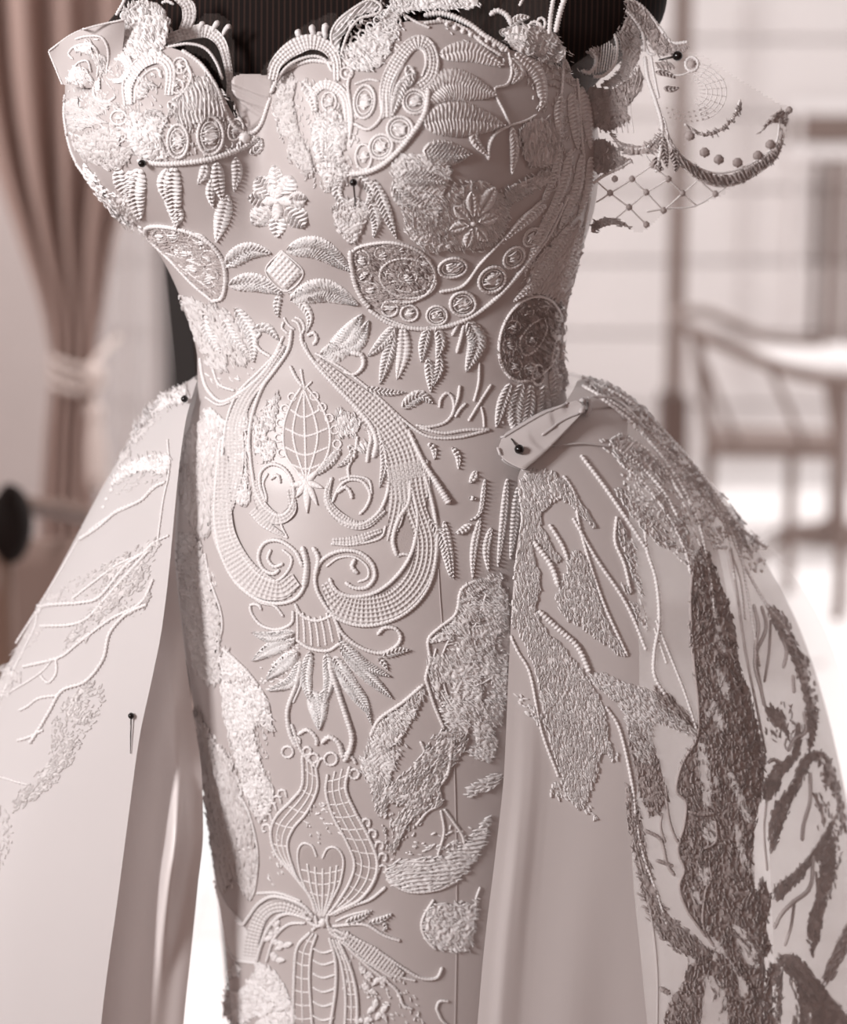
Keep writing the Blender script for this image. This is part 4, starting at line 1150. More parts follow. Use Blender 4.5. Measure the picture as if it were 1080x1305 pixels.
# strips under the pinned waist on the right side of the sheath
for pts, w in (([(646, 610), (642, 660), (634, 722)], 5), ([(660, 620), (656, 668), (650, 712)], 6), ([(626, 672), (620, 700), (622, 728)], 5), ([(612, 660), (604, 700), (602, 738)], 5), ([(600, 668), (590, 676), (580, 680)], 5),
               ([(606, 600), (604, 608), (598, 616)], 5), ([(618, 610), (612, 652), (598, 664)], 3), ([(598, 634), (606, 636)], 3), ([(545, 565), (553, 572), (554, 586)], 4), ([(576, 570), (584, 582), (584, 598)], 4)):
    LF(pts, w, slant=.2)
# flowing threads across the right-hand lace fields
for p in ([(600, 760), (590, 790), (570, 820), (562, 850), (572, 890), (590, 920)], [(620, 756), (606, 796), (586, 824), (580, 856), (592, 896), (610, 930)], [(636, 780), (620, 820), (604, 846), (606, 880), (622, 912)],
          [(556, 826), (552, 848), (560, 876), (576, 906), (586, 940)], [(480, 940), (500, 922), (522, 906)], [(474, 968), (494, 950), (514, 934)], [(500, 1020), (524, 996), (548, 960)], [(508, 1050), (530, 1022), (556, 990)], [(506, 1108), (540, 1108), (576, 1098)], [(506, 1120), (540, 1120), (570, 1112)],
          [(550, 1170), (566, 1160), (590, 1162), (598, 1178), (586, 1196), (566, 1194), (560, 1180)], [(290, 880), (306, 930), (322, 980), (336, 1020)], [(300, 860), (320, 900), (336, 926)], [(246, 720), (258, 760), (268, 810), (272, 850)], [(240, 740), (250, 790), (260, 840)], [(262, 960), (280, 1010), (296, 1070), (306, 1120)], [(246, 570), (250, 620), (250, 670)], [(262, 560), (262, 620), (258, 672)]):
    C(p, 1.7)
# back seams of the sheath
SEAM = (( [(559, 724), (561, 760), (564, 798)], 1.0), ([(577, 930), (580, 1000), (582, 1100), (582, 1200), (580, 1312)], 1.0))
for p, r in SEAM:
    cord('seam', p, r, gown, mat='satin', bead=0)
dashes('lace_ground', [([(590, 760), (640, 745), (640, 880), (600, 930), (560, 880)], 20), ([(484, 930), (530, 890), (510, 940), (470, 990)], 60), ([(500, 1020), (560, 950), (560, 1010), (510, 1080)], 110),
                       ([(520, 1080), (600, 1050), (590, 1110), (520, 1125)], 0), ([(545, 1160), (600, 1150), (595, 1205), (550, 1200)], 30), ([(290, 860), (330, 890), (345, 1030), (300, 990)], 80),
                       ([(240, 700), (275, 740), (278, 860), (245, 830)], 60), ([(230, 560), (275, 550), (268, 680), (235, 650)], 90, .02), ([(255, 930), (300, 980), (325, 1100), (285, 1120)], 80, .02),
                       ([(425, 1200), (500, 1230), (540, 1305), (460, 1305)], 60, .012), ([(420, 1010), (440, 1060), (400, 1075), (385, 1050)], 40, .012), ([(330, 830), (375, 810), (378, 860), (340, 880)], 20, .02),
                       ([(355, 1060), (372, 1100), (340, 1130)], 40, .012)], gown, L=6, W=1.1)
# ------------------------------------------------------------------ lace on the bodice
# under-bust medallions
m1 = patch('lace_medallion', [(448, 326), (462, 314), (500, 310), (536, 322), (554, 346), (546, 372), (520, 388), (490, 396), (466, 386), (452, 362)], gown, style='worm', ang=30, h=1.0, ridge=1.3, mat='lace_net_shade')
cord('rim', [(447, 318), (448, 334), (453, 360), (462, 380), (472, 392)], 4.2, m1); cord('rim', [(447, 322), (462, 313), (500, 309), (536, 321), (554, 346), (547, 371), (524, 384), (500, 384)], 2.6, m1)
cord('rim', ell(520, 354, 36, 25, 10), 2.4, m1, closed=True); cord('rim', ell(520, 354, 28, 18, 10), 1.6, m1, closed=True)
for a in range(0, 360, 40):
    t = math.radians(a)
    cord('medallion_thread', [(520 + 10 * math.cos(t), 354 + 6 * math.sin(t)), (520 + 34 * math.cos(t), 354 + 23 * math.sin(t))], 1.6, m1)
for q in ((462, 330, 9, 11), (487, 322, 9, 8), (464, 350, 10, 9), (472, 370, 11, 10), (540, 334, 9, 8), (512, 318, 8, 6)):
    EYE(*q, r=1.8, par=m1)
EYE(520, 352, 12, 8, par=m1)
m2 = patch('lace_medallion', [(186, 294), (204, 288), (240, 295), (268, 310), (284, 332), (288, 354), (282, 380), (268, 382), (244, 360), (212, 326)], gown, style='worm', ang=20, h=1.0, ridge=1.3, mat='lace_net_shade')
cord('rim', [(186, 300), (188, 290), (206, 288), (240, 295), (268, 310), (283, 330), (288, 352), (284, 378), (270, 384)], 3.4, m2); cord('rim', [(186, 294), (192, 306), (218, 332), (246, 362), (272, 384)], 2.6, m2)
for q in ((204, 300, 9, 8), (222, 298, 7, 10), (252, 307, 12, 9), (240, 322, 13, 8), (266, 328, 10, 9), (246, 342, 17, 9), (268, 354, 10, 12), (226, 318, 7, 6)):
    EYE(*q, rot=18, r=1.7, par=m2)
cord('medallion_thread', [(212, 322), (236, 330), (258, 340), (276, 366)], 2, m2); cord('medallion_thread', [(228, 336), (250, 354), (276, 374)], 2, m2)
m3 = patch('lace_medallion', [(645, 408), (666, 388), (690, 378), (712, 384), (715, 404), (706, 446), (696, 474), (680, 487), (660, 485), (642, 474), (635, 448)], gown, style='worm', ang=60, h=1.0, ridge=1.2, mat='lace_net_shade')
cord('rim', ell(676, 432, 38, 56, 18), 2.6, m3, closed=True)
cord('rim', [(692, 404), (676, 414), (662, 434), (668, 452), (684, 444), (696, 420), (692, 404)], 2.2, m3)
for q in ((654, 416, 9, 8), (649, 441, 9, 9), (655, 466, 10, 9), (672, 397, 8, 7), (692, 390, 7, 7), (676, 472, 8, 9), (677, 432, 7, 10)):
    EYE(*q, r=1.7, par=m3)
# scalloped collar of eyes under the right medallion
EYE(497, 393, 10, 10); EYE(522, 399, 11, 10); EYE(557, 402, 13, 12); EYE(590, 387, 16, 15, r=2.6); EYE(627, 356, 18, 15, -40, r=2.8); EYE(655, 328, 15, 11, -45, r=2.4); EYE(678, 302, 13, 9, -50); EYE(577, 341, 18, 12, -10, r=2.4)
C([(470, 394), (500, 413), (545, 419), (590, 409), (630, 382), (664, 344), (694, 300), (716, 258)], 3.4); C([(560, 372), (590, 364), (612, 336), (640, 306), (668, 276), (690, 256)], 2.6); C([(484, 402), (520, 416), (556, 421)], 2)
# hanging work under the small medallion
for pts, w in (([(664, 490), (656, 525), (662, 562)], 11), ([(676, 490), (674, 520), (666, 560)], 8), ([(692, 490), (694, 515), (688, 545)], 9), ([(650, 488), (640, 515), (632, 545)], 7), ([(704, 470), (708, 495), (704, 515)], 7)):
    LF(pts, w)
EYE(685, 478, 7, 13, r=2.4); EYE(668, 482, 5, 9)
# flowers
fl1 = DOT(354, 256, 6)
for t, w in (((326, 226), 13), ((372, 224), 13), ((322, 286), 14), ((390, 288), 14), ((354, 302), 11), ((392, 254), 11), ((316, 252), 10), ((350, 210), 9)):
    leaf('lace_petal', [(354 + (t[0] - 354) * .25, 256 + (t[1] - 256) * .25), (354 + (t[0] - 354) * .65, 256 + (t[1] - 256) * .62), t], w, gown, blunt=1.25, ridge=3.0, per=5.5, slant=.5)
for t, w in (((344, 236), 6), ((359, 236), 6), ((336, 258), 6.5), ((374, 258), 6.5), ((354, 282), 7)):
    leaf('lace_petal', [(354, 254), ((354 + t[0]) / 2, (254 + t[1]) / 2), t], w, gown, blunt=1.2, ridge=.5, h=6, rib=False)
DOT(603, 284, 5)
for t, w in (((600, 243), 9), ((630, 238), 11), ((578, 262), 9), ((572, 292), 8), ((594, 314), 8), ((620, 306), 9), ((634, 274), 9)):
    leaf('lace_petal', [(603 + (t[0] - 603) * .2, 284 + (t[1] - 284) * .2), ((603 + t[0]) / 2, (284 + t[1]) / 2), t], w, gown, blunt=1.15, ridge=.8, h=5)
PA([(566, 250), (590, 236), (620, 230), (648, 262), (640, 300), (610, 318), (580, 316), (560, 285)], style='worm', h=.8, ridge=1.0)
# right cup: satin leaves
LF([(540, 128), (575, 108), (632, 122)], 20, per=4, ridge=1.2, slant=.2); LF([(540, 158), (580, 152), (642, 160)], 22, per=4.4, slant=.1); LF([(538, 192), (568, 196), (600, 196)], 17, per=4.6, slant=.6); LF([(560, 70), (600, 66), (640, 84)], 13, ridge=1, slant=.2)
LF([(500, 236), (520, 255), (546, 262)], 12); LF([(508, 224), (540, 226), (568, 232)], 13); LF([(612, 158), (604, 176), (622, 200)], 6, ridge=1)
C([(648, 66), (652, 92), (646, 108), (630, 115), (642, 142), (650, 160)], 2.2); C([(650, 160), (632, 170), (623, 186), (622, 204)], 3.2, taper=(.6, 1.2)); LF([(652, 162), (656, 190), (652, 222)], 6, ridge=1); C([(650, 160), (670, 154), (684, 146)], 2)
LF([(656, 68), (684, 92), (692, 126), (686, 142)], 9, ridge=1, slant=.2); LF([(650, 74), (662, 92), (652, 108)], 8, ridge=.8); C([(634, 72), (632, 80), (638, 86)], 2)
for x, y in ((686, 84), (688, 92), (690, 100), (692, 112), (692, 122)): DOT(x, y, 3.2)
PA([(662, 165), (690, 150), (712, 168), (716, 200), (700, 212), (672, 210)], style='rib', ang=85, per=5, h=1.2, ridge=1.2)
PA([(646, 240), (672, 226), (700, 216), (704, 232), (674, 246), (648, 262)], style='stitch', ang=60, h=1.6)
# textured fields on the right cup
PA([(500, 205), (545, 196), (575, 215), (566, 250), (556, 290), (540, 312), (520, 300), (512, 262)], style='stitch', ang=40, h=1.8)
PA([(540, 285), (566, 276), (580, 312), (560, 322), (540, 318)], style='worm', h=1.5)
# drawn-up cords and long leaves at the right side seam
for pts, w in (([(728, 190), (716, 240), (690, 292)], 6), ([(742, 196), (734, 244), (712, 292)], 6), ([(752, 200), (750, 240), (736, 276)], 5), ([(714, 190), (706, 226), (690, 258)], 5), ([(712, 252), (690, 300), (668, 348)], 7), ([(728, 286), (706, 322), (690, 352)], 7),
               ([(736, 296), (728, 330), (716, 366)], 6), ([(714, 120), (712, 150), (716, 182)], 6), ([(728, 118), (732, 150), (736, 190)], 7), ([(742, 110), (748, 150), (752, 190)], 6), ([(696, 260), (668, 282), (642, 306)], 7), ([(706, 330), (680, 362), (654, 384)], 7), ([(708, 316), (690, 340), (672, 370)], 5)):
    LF(pts, w, slant=.5, ridge=1.6)
for p in ([(720, 60), (716, 110), (712, 180), (712, 240)], [(736, 100), (740, 160), (744, 210)], [(724, 250), (700, 300), (660, 352), (634, 380)], [(740, 280), (722, 330), (708, 384)], [(752, 250), (742, 300), (730, 352), (720, 400)], [(724, 366), (716, 400), (712, 440)], [(708, 430), (702, 460), (706, 490)]):
    C(p, 2.4)
PA([(690, 320), (742, 290), (736, 350), (722, 390), (700, 376), (668, 372)], style='rib', ang=-55, per=5, h=1.2)
PA([(704, 400), (722, 392), (722, 450), (726, 490), (712, 496), (700, 470)], style='worm', ang=80, h=1.4)
# scroll and eyes on the right cup, bright
BD([(492, 150), (492, 112), (506, 80), (526, 56), (544, 58), (551, 78), (546, 100), (532, 111)], [(0, 5), (.4, 8), (.75, 8), (1, 4)], per=4.6, mat='lace')
C([(488, 152), (486, 112), (500, 76), (524, 50), (545, 50), (558, 76), (554, 100), (536, 117)], 2.6); C([(500, 148), (500, 116), (512, 86), (528, 64), (540, 66), (543, 82), (538, 98)], 2.2)
LF([(526, 96), (512, 112), (498, 152)], 8); LF([(518, 84), (524, 96), (522, 112)], 7)
C([(546, 114), (541, 146), (522, 176), (498, 202), (474, 217), (446, 222)], 4.6)
EYE(529, 130, 15, 15, r=2.6); EYE(510, 165, 16, 16, r=2.6); EYE(486, 187, 14, 16, 30, r=2.6); EYE(464, 200, 10, 16, r=2.2)
C([(448, 92), (444, 112), (449, 150), (446, 178)], 2.8); BD([(402, 142), (399, 122), (411, 109), (428, 113), (441, 130), (445, 170)], [(0, 4), (.5, 6.5), (1, 4)], per=4.6, mat='lace'); EYE(420, 130, 9, 12)
EYE(465, 130, 13, 21, 6, r=2.6); R(442, 94, 7.5, r=2.4); DOT(442, 94, 3.6); C([(452, 108), (470, 102), (484, 104)], 2.2); C([(452, 158), (470, 165), (486, 150), (488, 128)], 3)
PA([(436, 66), (452, 54), (472, 38), (490, 20), (506, 14), (508, 40), (500, 62), (486, 86), (462, 92), (440, 86)], style='worm', ang=30, h=2.2)
for q in ((444, 62), (452, 52), (462, 44), (472, 34), (482, 26), (490, 18), (506, 28), (504, 44)): R(q[0], q[1], 5, r=1.8)
PA([(350, 120), (368, 96), (380, 100), (376, 130), (382, 165), (394, 190), (402, 222), (380, 220), (366, 196), (354, 160)], style='worm', ang=75, h=1.6, hole=.22, mat='lace_soft')
PA([(404, 148), (430, 140), (442, 160), (440, 200), (448, 222), (420, 240), (406, 220), (396, 180)], style='worm', ang=80, h=2.0)
LF([(430, 150), (426, 180), (434, 214)], 9); LF([(414, 150), (408, 176), (412, 206)], 8); LF([(384, 104), (396, 120), (404, 146)], 7)
PA([(424, 262), (448, 250), (470, 262), (466, 290), (448, 312), (430, 292)], style='stitch', ang=60, h=2.2); LF([(458, 224), (474, 244), (466, 262)], 7); LF([(438, 226), (430, 244), (440, 262)], 7); LF([(476, 228), (488, 258), (506, 304)], 8); LF([(472, 256), (480, 282), (476, 302)], 8)
# left cup
BD([(126, 116), (126, 94), (140, 76), (156, 74), (164, 88), (156, 102), (146, 104)], [(0, 3), (.5, 5.5), (1, 3)], per=4.6, mat='lace')
BD([(166, 134), (165, 108), (180, 84), (202, 76), (216, 90), (214, 122)], [(0, 4), (.5, 7), (1, 4)], per=4.6, mat='lace')
C([(160, 136), (158, 106), (174, 78), (202, 68), (222, 86), (220, 122)], 2.4); C([(172, 132), (174, 112), (186, 94), (200, 88), (207, 100)], 2.2); C([(120, 108), (122, 124), (136, 130), (148, 124)], 2.4); C([(118, 94), (128, 74), (148, 66), (166, 76), (170, 92)], 2.2)
LF([(176, 128), (186, 110), (202, 112)], 7); LF([(180, 150), (198, 146), (214, 156)], 7); LF([(214, 130), (222, 138), (214, 148)], 7)
C([(240, 84), (244, 100), (234, 118), (220, 128)], 2.6); EYE(230, 84, 9, 10); EYE(226, 110, 8, 9)
EYE(227, 180, 13, 21, r=2.6); EYE(268, 173, 16, 24, r=2.6); EYE(152, 150, 10, 9); EYE(152, 172, 9, 9); EYE(300, 165, 9, 14, 20)
C([(176, 204), (204, 208), (236, 207), (270, 202), (304, 190), (328, 174)], 4.2)
PA([(168, 140), (190, 146), (214, 152), (206, 176), (216, 200), (192, 204), (172, 196), (160, 168)], style='worm', h=2.2)
PA([(96, 180), (120, 164), (150, 162), (166, 176), (168, 200), (150, 216), (120, 210), (104, 200)], style='worm', ang=70, h=1.8, hole=.2, mat='lace_soft')
PA([(84, 130), (110, 122), (150, 132), (156, 150), (120, 160), (88, 166)], style='stitch', ang=10, h=.9, ridge=1.0, hole=.3, mat='lace_soft')
PA([(240, 110), (262, 96), (276, 110), (286, 150), (270, 150), (252, 158), (232, 162), (222, 140)], style='rib', ang=80, per=5, h=1.8)
PA([(140, 40), (160, 26), (180, 18), (212, 22), (214, 46), (206, 70), (180, 78), (156, 70), (140, 66)], style='worm', ang=60, h=2.4)
for pts, w in (([(178, 214), (172, 244), (180, 280)], 14), ([(222, 212), (220, 246), (226, 290)], 12), ([(214, 214), (208, 234), (214, 258)], 8), ([(262, 208), (260, 222), (252, 234)], 7), ([(276, 206), (278, 232), (284, 256)], 9), ([(270, 228), (268, 246), (272, 264)], 6), ([(290, 248), (284, 275), (276, 308)], 11), ([(150, 214), (154, 232), (164, 252)], 9),
               ([(226, 262), (228, 276), (224, 288)], 7), ([(300, 200), (302, 222), (298, 244)], 7), ([(166, 216), (166, 240), (158, 262)], 8)):
    LF(pts, w, slant=.2, ridge=2.6)
PA([(106, 206), (120, 222), (140, 250), (166, 286), (176, 296), (160, 290), (132, 262), (112, 234)], style='worm', ang=50, h=2.0)
PA([(150, 250), (176, 262), (172, 284), (158, 290), (142, 270)], style='stitch', ang=60, h=1.8)
# left edge piping
C([(84, 120), (82, 150), (92, 196), (112, 228)], 2.4)
# bodice waist: soft leaves left and dense ground
PA([(226, 376), (252, 382), (284, 392), (310, 420), (322, 456), (300, 470), (270, 470), (252, 440), (240, 410)], style='rib', ang=62, per=8, h=1.0, ridge=1.4, mat='lace_soft', hole=.25)
PA([(262, 520), (282, 530), (296, 545), (292, 560), (270, 600), (256, 580)], style='worm', ang=80, h=1.2)
PA([(300, 540), (316, 530), (316, 600), (320, 640), (300, 640), (294, 590)], style='worm', ang=85, h=1.2)
PA([(322, 540), (340, 512), (358, 500), (352, 540), (352, 580), (340, 590), (326, 590)], style='worm', ang=85, h=1.0, hole=.3)
PA([(430, 520), (455, 530), (470, 556), (462, 580), (448, 556), (432, 560), (428, 540)], style='worm', ang=60, h=1.0, hole=.2)
PA([(508, 640), (526, 660), (522, 705), (506, 704), (502, 680)], style='plain', h=.3, mat='lace_net_shade')
# neck edge of the lace: beaded bands
C([(232, 64), (256, 82), (276, 112), (288, 146), (302, 164), (318, 170), (332, 160), (342, 134), (350, 108), (366, 90), (396, 78), (428, 82)], 3.2)
C([(540, 20), (566, 18), (596, 30), (620, 48), (648, 66)], 4.6); C([(540, 30), (568, 28), (594, 38), (618, 58), (640, 72)], 3.0)
for i in range(9):
    DOT(560 + i * 10, 26 + i * 4.6, 4.2)
PA([(300, 97), (344, 98), (346, 120), (336, 150), (318, 164), (304, 148), (297, 122)], style='plain', h=2.0, mat='satin'); C([(316, 140), (318, 122), (326, 114), (336, 120), (337, 136)], 2.6); C([(306, 138), (308, 124), (314, 118)], 2.2); LF([(316, 134), (318, 146), (316, 158)], 6, ridge=.6, h=5)
DOT(312, 176, 8); LF([(302, 190), (316, 180), (332, 176)], 8); LF([(318, 196), (330, 188), (334, 176)], 6)
# free-standing lace above the satin: arches, prongs, shell
def free(fn, *a, **k): return fn(*a, **k)
BD([(212, 52), (236, 44), (262, 40), (280, 52), (289, 76), (293, 104), (292, 124)], [(0, 7), (.3, 9), (.6, 6), (1, 3.5)], per=4.6, mat='lace')
C([(214, 60), (240, 56), (262, 62), (276, 80), (284, 102)], 2.4); C([(290, 60), (294, 90), (296, 130)], 2.6)
for p in ([(254, 42), (256, 34), (260, 28)], [(270, 42), (274, 34), (279, 27)], [(284, 46), (288, 38), (294, 32)]): C(p, 4.2, taper=(.7, 1.2), bead=.05)
BD([(346, 102), (352, 82), (370, 64), (394, 54), (416, 60), (428, 78), (430, 104)], [(0, 6), (.4, 11), (.7, 8), (1, 4)], per=4.6, mat='lace')
for i in range(9):
    u = i / 8; x = 345 + 62 * u; y = 88 - 44 * math.sin(u * 1.5)
    DOT(x, y, 4.4)
C([(352, 102), (370, 82), (396, 72), (414, 76), (424, 92)], 2.4)
for p in ([(384, 50), (380, 43), (382, 38)], [(401, 46), (398, 38), (399, 32)], [(416, 50), (414, 40), (416, 30)]): C(p, 4.8, taper=(.8, 1.2), bead=.05)
PA([(426, 70), (420, 52), (424, 34), (438, 18), (452, 8), (470, 0), (486, 8), (480, 18), (460, 22), (446, 36), (438, 52), (432, 76)], style='rib', ang=-50, per=5, h=1.8)
C([(430, 72), (422, 48), (430, 28), (452, 10), (472, 0), (486, 8), (480, 18), (458, 24), (444, 42), (434, 72)], 2.2); R(440, 26, 6, r=2.2)
PA([(488, 24), (500, 4), (516, -8), (580, -10), (610, 0), (608, 10), (580, 14), (556, 14), (532, 16), (508, 18)], style='worm', ang=20, h=2.2); C([(488, 24), (502, 4), (520, -6)], 2.8); C([(514, 18), (530, 28), (548, 36)], 2.2); C([(512, 12), (548, 10), (584, 6)], 2.6)
C([(624, 20), (634, 14), (646, 20), (652, 32)], 4.2); C([(700, 44), (702, 20), (706, -4)], 3.4); C([(708, 42), (714, 16), (722, -8)], 4.2); C([(662, 8), (668, -4)], 2.4)
R(682, 36, 8, 8, r=2.6); R(690, 30, 5, 7, r=2.2)
PA([(640, 44), (662, 30), (690, 34), (712, 46), (722, 70), (704, 84), (680, 74), (656, 66)], style='worm', ang=30, h=2.0)
for q in ((684, 50), (704, 52), (698, 62), (676, 58), (712, 66), (664, 44)): EYE(q[0], q[1], 6, 5, r=1.6)
for pts in ([(650, 34), (662, 24), (676, 22)], [(700, 70), (716, 78), (728, 92)], [(636, 40), (650, 44), (660, 52)]): LF(pts, 6)
BD([(226, -4), (238, 8), (240, 24), (232, 44)], [(0, 6), (.5, 8), (1, 6)], per=4.6); C([(222, -6), (246, 4), (248, 24), (238, 42)], 2.2); C([(206, 4), (214, 2), (222, 6)], 2.6)
PA([(156, 30), (150, 22), (160, 8), (176, 0), (196, 4), (210, 14), (214, 30), (204, 44), (176, 40)], style='worm', ang=80, h=2.4)
C([(148, 20), (156, 6), (162, -6)], 2.6); C([(160, 18), (176, 6), (190, -6)], 2.8)
for q in ((206, 18), (212, 28), (214, 40), (198, 10), (186, 6)): R(q[0], q[1], 5, r=2)
# plain satin flap folded out at the left of the neckline
fp = [[(62, 65), (100, 40), (160, 24)], [(68, 80), (104, 64), (158, 50)], [(75, 96), (108, 90), (154, 80)], [(80, 108), (112, 112), (150, 108)]]
ref = project([(120, 110)])[0][0][1]
V = []
for j, row in enumerate(fp):
    c = spline(row, 3)[0]; c = np.stack([np.interp(np.linspace(0, 1, 24), np.linspace(0, 1, len(c)), c[:, i]) for i in (0, 1)], -1)
    for i, (x, y) in enumerate(c):
        u = i / 23
        V.append(at(x, y, ref - .016 + .030 * (1 - u) ** 1.5 + .003 * math.sin(6 * u + 1.4 * j) + .006 * (j / 3) * u))
V = np.array(V)
o = mesh_obj('folded_flap', V, grid_faces(4, 24), M['satin'], gown); md = o.modifiers.new('s', 'SUBSURF'); md.levels = 2; md.render_levels = 2
o['label'] = 'plain satin corner folded out'
SURF[:] = [BVHTree.FromPolygons(V.tolist(), grid_faces(4, 24).tolist())]
C([(62, 65), (100, 40), (160, 24)], 1.6); C([(62, 65), (68, 80), (75, 96), (80, 108)], 1.6)
C([(124, 98), (126, 74), (118, 58), (98, 58), (88, 68), (94, 76)], 2.0); C([(136, 96), (138, 66), (130, 48), (112, 46), (96, 50)], 2.0); C([(90, 92), (100, 80), (112, 78), (116, 92)], 1.8)
PA([(92, 66), (112, 52), (132, 50), (138, 76), (130, 98), (120, 84), (112, 70)], style='worm', h=.9, ridge=1.2, hole=.35); PA([(82, 100), (96, 84), (112, 90), (120, 106), (100, 110)], style='worm', h=.8, ridge=1.0, hole=.3)
SURF[:] = [BODY]
# net edging that stands above the lace
for pts in ([(236, 60), (256, 22), (284, 20), (296, 40), (298, 90), (310, 96), (300, 150), (280, 100), (260, 74)], [(330, 100), (346, 72), (374, 44), (400, 26), (430, 20), (430, 80), (396, 70), (360, 84), (346, 110)], [(590, 26), (606, 0), (700, 0), (706, 60), (650, 60)]):
    patch('net_edging', pts, gown, style='plain', mat='net_edge', h=.2, step=3)
# fine stitches over the whole bodice ground
dashes('lace_ground', [([(90, 100), (150, 60), (280, 110), (300, 190), (180, 200), (100, 190)], 70, .022), ([(350, 120), (440, 100), (460, 200), (420, 250), (370, 200)], 80, .024), ([(500, 205), (570, 210), (560, 300), (520, 300)], 50, .03),
                       ([(670, 90), (720, 80), (750, 200), (720, 320), (690, 300), (700, 200)], 95, .022), ([(690, 300), (745, 290), (715, 400), (660, 390)], 125, .024), ([(560, 240), (640, 240), (640, 310), (570, 315)], 30, .02),
                       ([(110, 210), (170, 270), (176, 296), (130, 260)], 50, .03), ([(250, 390), (320, 420), (320, 500), (270, 490)], 60, .010), ([(640, 490), (700, 490), (690, 545), (640, 550)], 85, .02), ([(450, 20), (520, 0), (500, 70), (450, 90)], 40, .03), ([(560, 30), (640, 70), (720, 60), (740, 100), (700, 110), (600, 60)], 30, .018)], gown, L=7, W=1.1)
# ------------------------------------------------------------------ lace on the overskirt, left panel
SURF[:] = [OVER_L]
def OC(pts, r=2.2, **kw):
    return cord('lace_branch', pts, r, over, **kw)
def OP(pts, **kw): return patch('lace_patch', pts, over, **kw)
def OL(pts, w, **kw): return leaf('lace_leaf', pts, w, over, **kw)
OP([(222, 494), (240, 492), (236, 512), (210, 522), (184, 540), (180, 560), (166, 564), (170, 540), (192, 514)], style='worm', h=1.2)
OP([(218, 582), (196, 578), (168, 586), (150, 600), (138, 622), (160, 610), (186, 602), (208, 606), (216, 600)], style='worm', h=1.5)
for q in ((142, 624), (136, 636), (150, 612), (132, 646)): DOT(q[0], q[1], 2.6, par=over)
for p, r in (([(212, 614), (196, 622), (180, 638), (150, 652), (126, 672), (102, 688)], 3.0), ([(200, 620), (176, 640), (140, 658), (112, 678)], 1.8),
             ([(216, 682), (200, 690), (180, 706), (150, 720), (120, 742), (92, 764)], 2.2), ([(198, 690), (184, 704), (160, 722), (128, 760), (104, 768), (58, 772), (50, 782)], 2.8), ([(190, 702), (166, 728), (134, 764), (114, 786), (92, 796), (52, 798)], 2.6),
             ([(196, 738), (180, 768), (140, 790), (100, 820), (76, 838), (30, 850)], 2.6), ([(188, 770), (160, 784), (140, 808), (132, 840), (110, 868), (80, 880), (64, 906), (50, 930), (38, 948)], 3.0),
             ([(74, 886), (50, 890), (36, 900), (24, 906)], 2.2), ([(56, 930), (36, 940), (22, 944)], 2.2), ([(72, 840), (72, 858), (62, 870), (52, 862)], 2.2), ([(66, 842), (56, 854), (40, 866), (10, 884)], 1.8), ([(214, 560), (216, 600), (208, 640), (200, 700)], 1.8),
             ([(48, 770), (46, 796), (30, 830), (14, 862), (2, 890)], 1.8), ([(100, 690), (70, 740), (44, 782), (20, 820)], 1.6), ([(0, 990), (20, 996), (36, 1000)], 1.6)):
    OC(p, r, bead=.4, per=5.0)
for pts in ([(205, 690), (176, 716), (140, 740), (108, 752), (70, 770), (62, 758), (104, 738), (150, 712), (186, 690)], [(196, 700), (180, 740), (150, 770), (116, 794), (80, 834), (74, 826), (104, 790), (144, 748), (176, 712)],
            [(192, 756), (178, 786), (150, 784), (126, 806), (94, 826), (110, 800), (144, 776), (176, 748)], [(120, 870), (130, 900), (110, 930), (90, 960), (70, 1000), (40, 1020), (12, 1026), (36, 1004), (62, 966), (64, 930), (84, 892)],
            [(30, 860), (10, 890), (-10, 930), (-20, 900), (0, 850)], [(8, 1030), (14, 1070), (2, 1100), (-10, 1100), (-10, 1040)], [(186, 540), (176, 566), (162, 584), (150, 590), (164, 560)]):
    OP(pts, style='worm', ang=130, h=.7, ridge=1.2, hole=.52, mat='lace_soft')
dashes('lace_stitches', [([(122, 868), (132, 900), (108, 940), (84, 985), (30, 1030), (10, 1026), (60, 966), (70, 910)], 130, .05), ([(196, 706), (178, 756), (110, 800), (78, 840), (100, 792), (150, 744)], 135, .045), ([(205, 690), (160, 740), (70, 772), (64, 756), (150, 708)], 150, .035),
                         ([(216, 590), (170, 590), (136, 630), (150, 630), (210, 610)], 150, .04), ([(200, 504), (236, 496), (180, 560), (166, 566)], 130, .03), ([(60, 800), (20, 850), (-10, 930), (-20, 900), (30, 810)], 120, .025), ([(10, 1030), (16, 1070), (0, 1110), (-10, 1060)], 100, .04)], over, mat='lace_soft', L=6, W=1.1)
# hem thread and gathered top of the left panel

# ------------------------------------------------------------------ right panel
SURF[:] = [OVER_R]
# pale, front-lit branches
big = [([(664, 612), (690, 598), (716, 610), (740, 640), (760, 672), (744, 660), (724, 640), (704, 640), (690, 660), (700, 690), (716, 716), (700, 712), (684, 690), (678, 700), (690, 742), (684, 770), (694, 800), (720, 828), (752, 868), (770, 905), (776, 940), (782, 970), (768, 958), (760, 990), (740, 1030), (724, 1010), (706, 960), (694, 910), (680, 850), (664, 810), (648, 790), (646, 760), (652, 720), (660, 680)], 75),
       ([(716, 742), (728, 708), (740, 704), (752, 722), (760, 752), (772, 790), (796, 834), (772, 822), (744, 800), (722, 788), (708, 764)], 70),
       ([(752, 866), (770, 858), (800, 872), (830, 880), (850, 900), (886, 930), (874, 936), (844, 922), (832, 930), (834, 968), (816, 970), (800, 930), (790, 900)], 45)]
for pts, a in big:
    OP(pts, style='stitch', ang=a, h=.6, ridge=1.0, per=5.5, thread=.10)
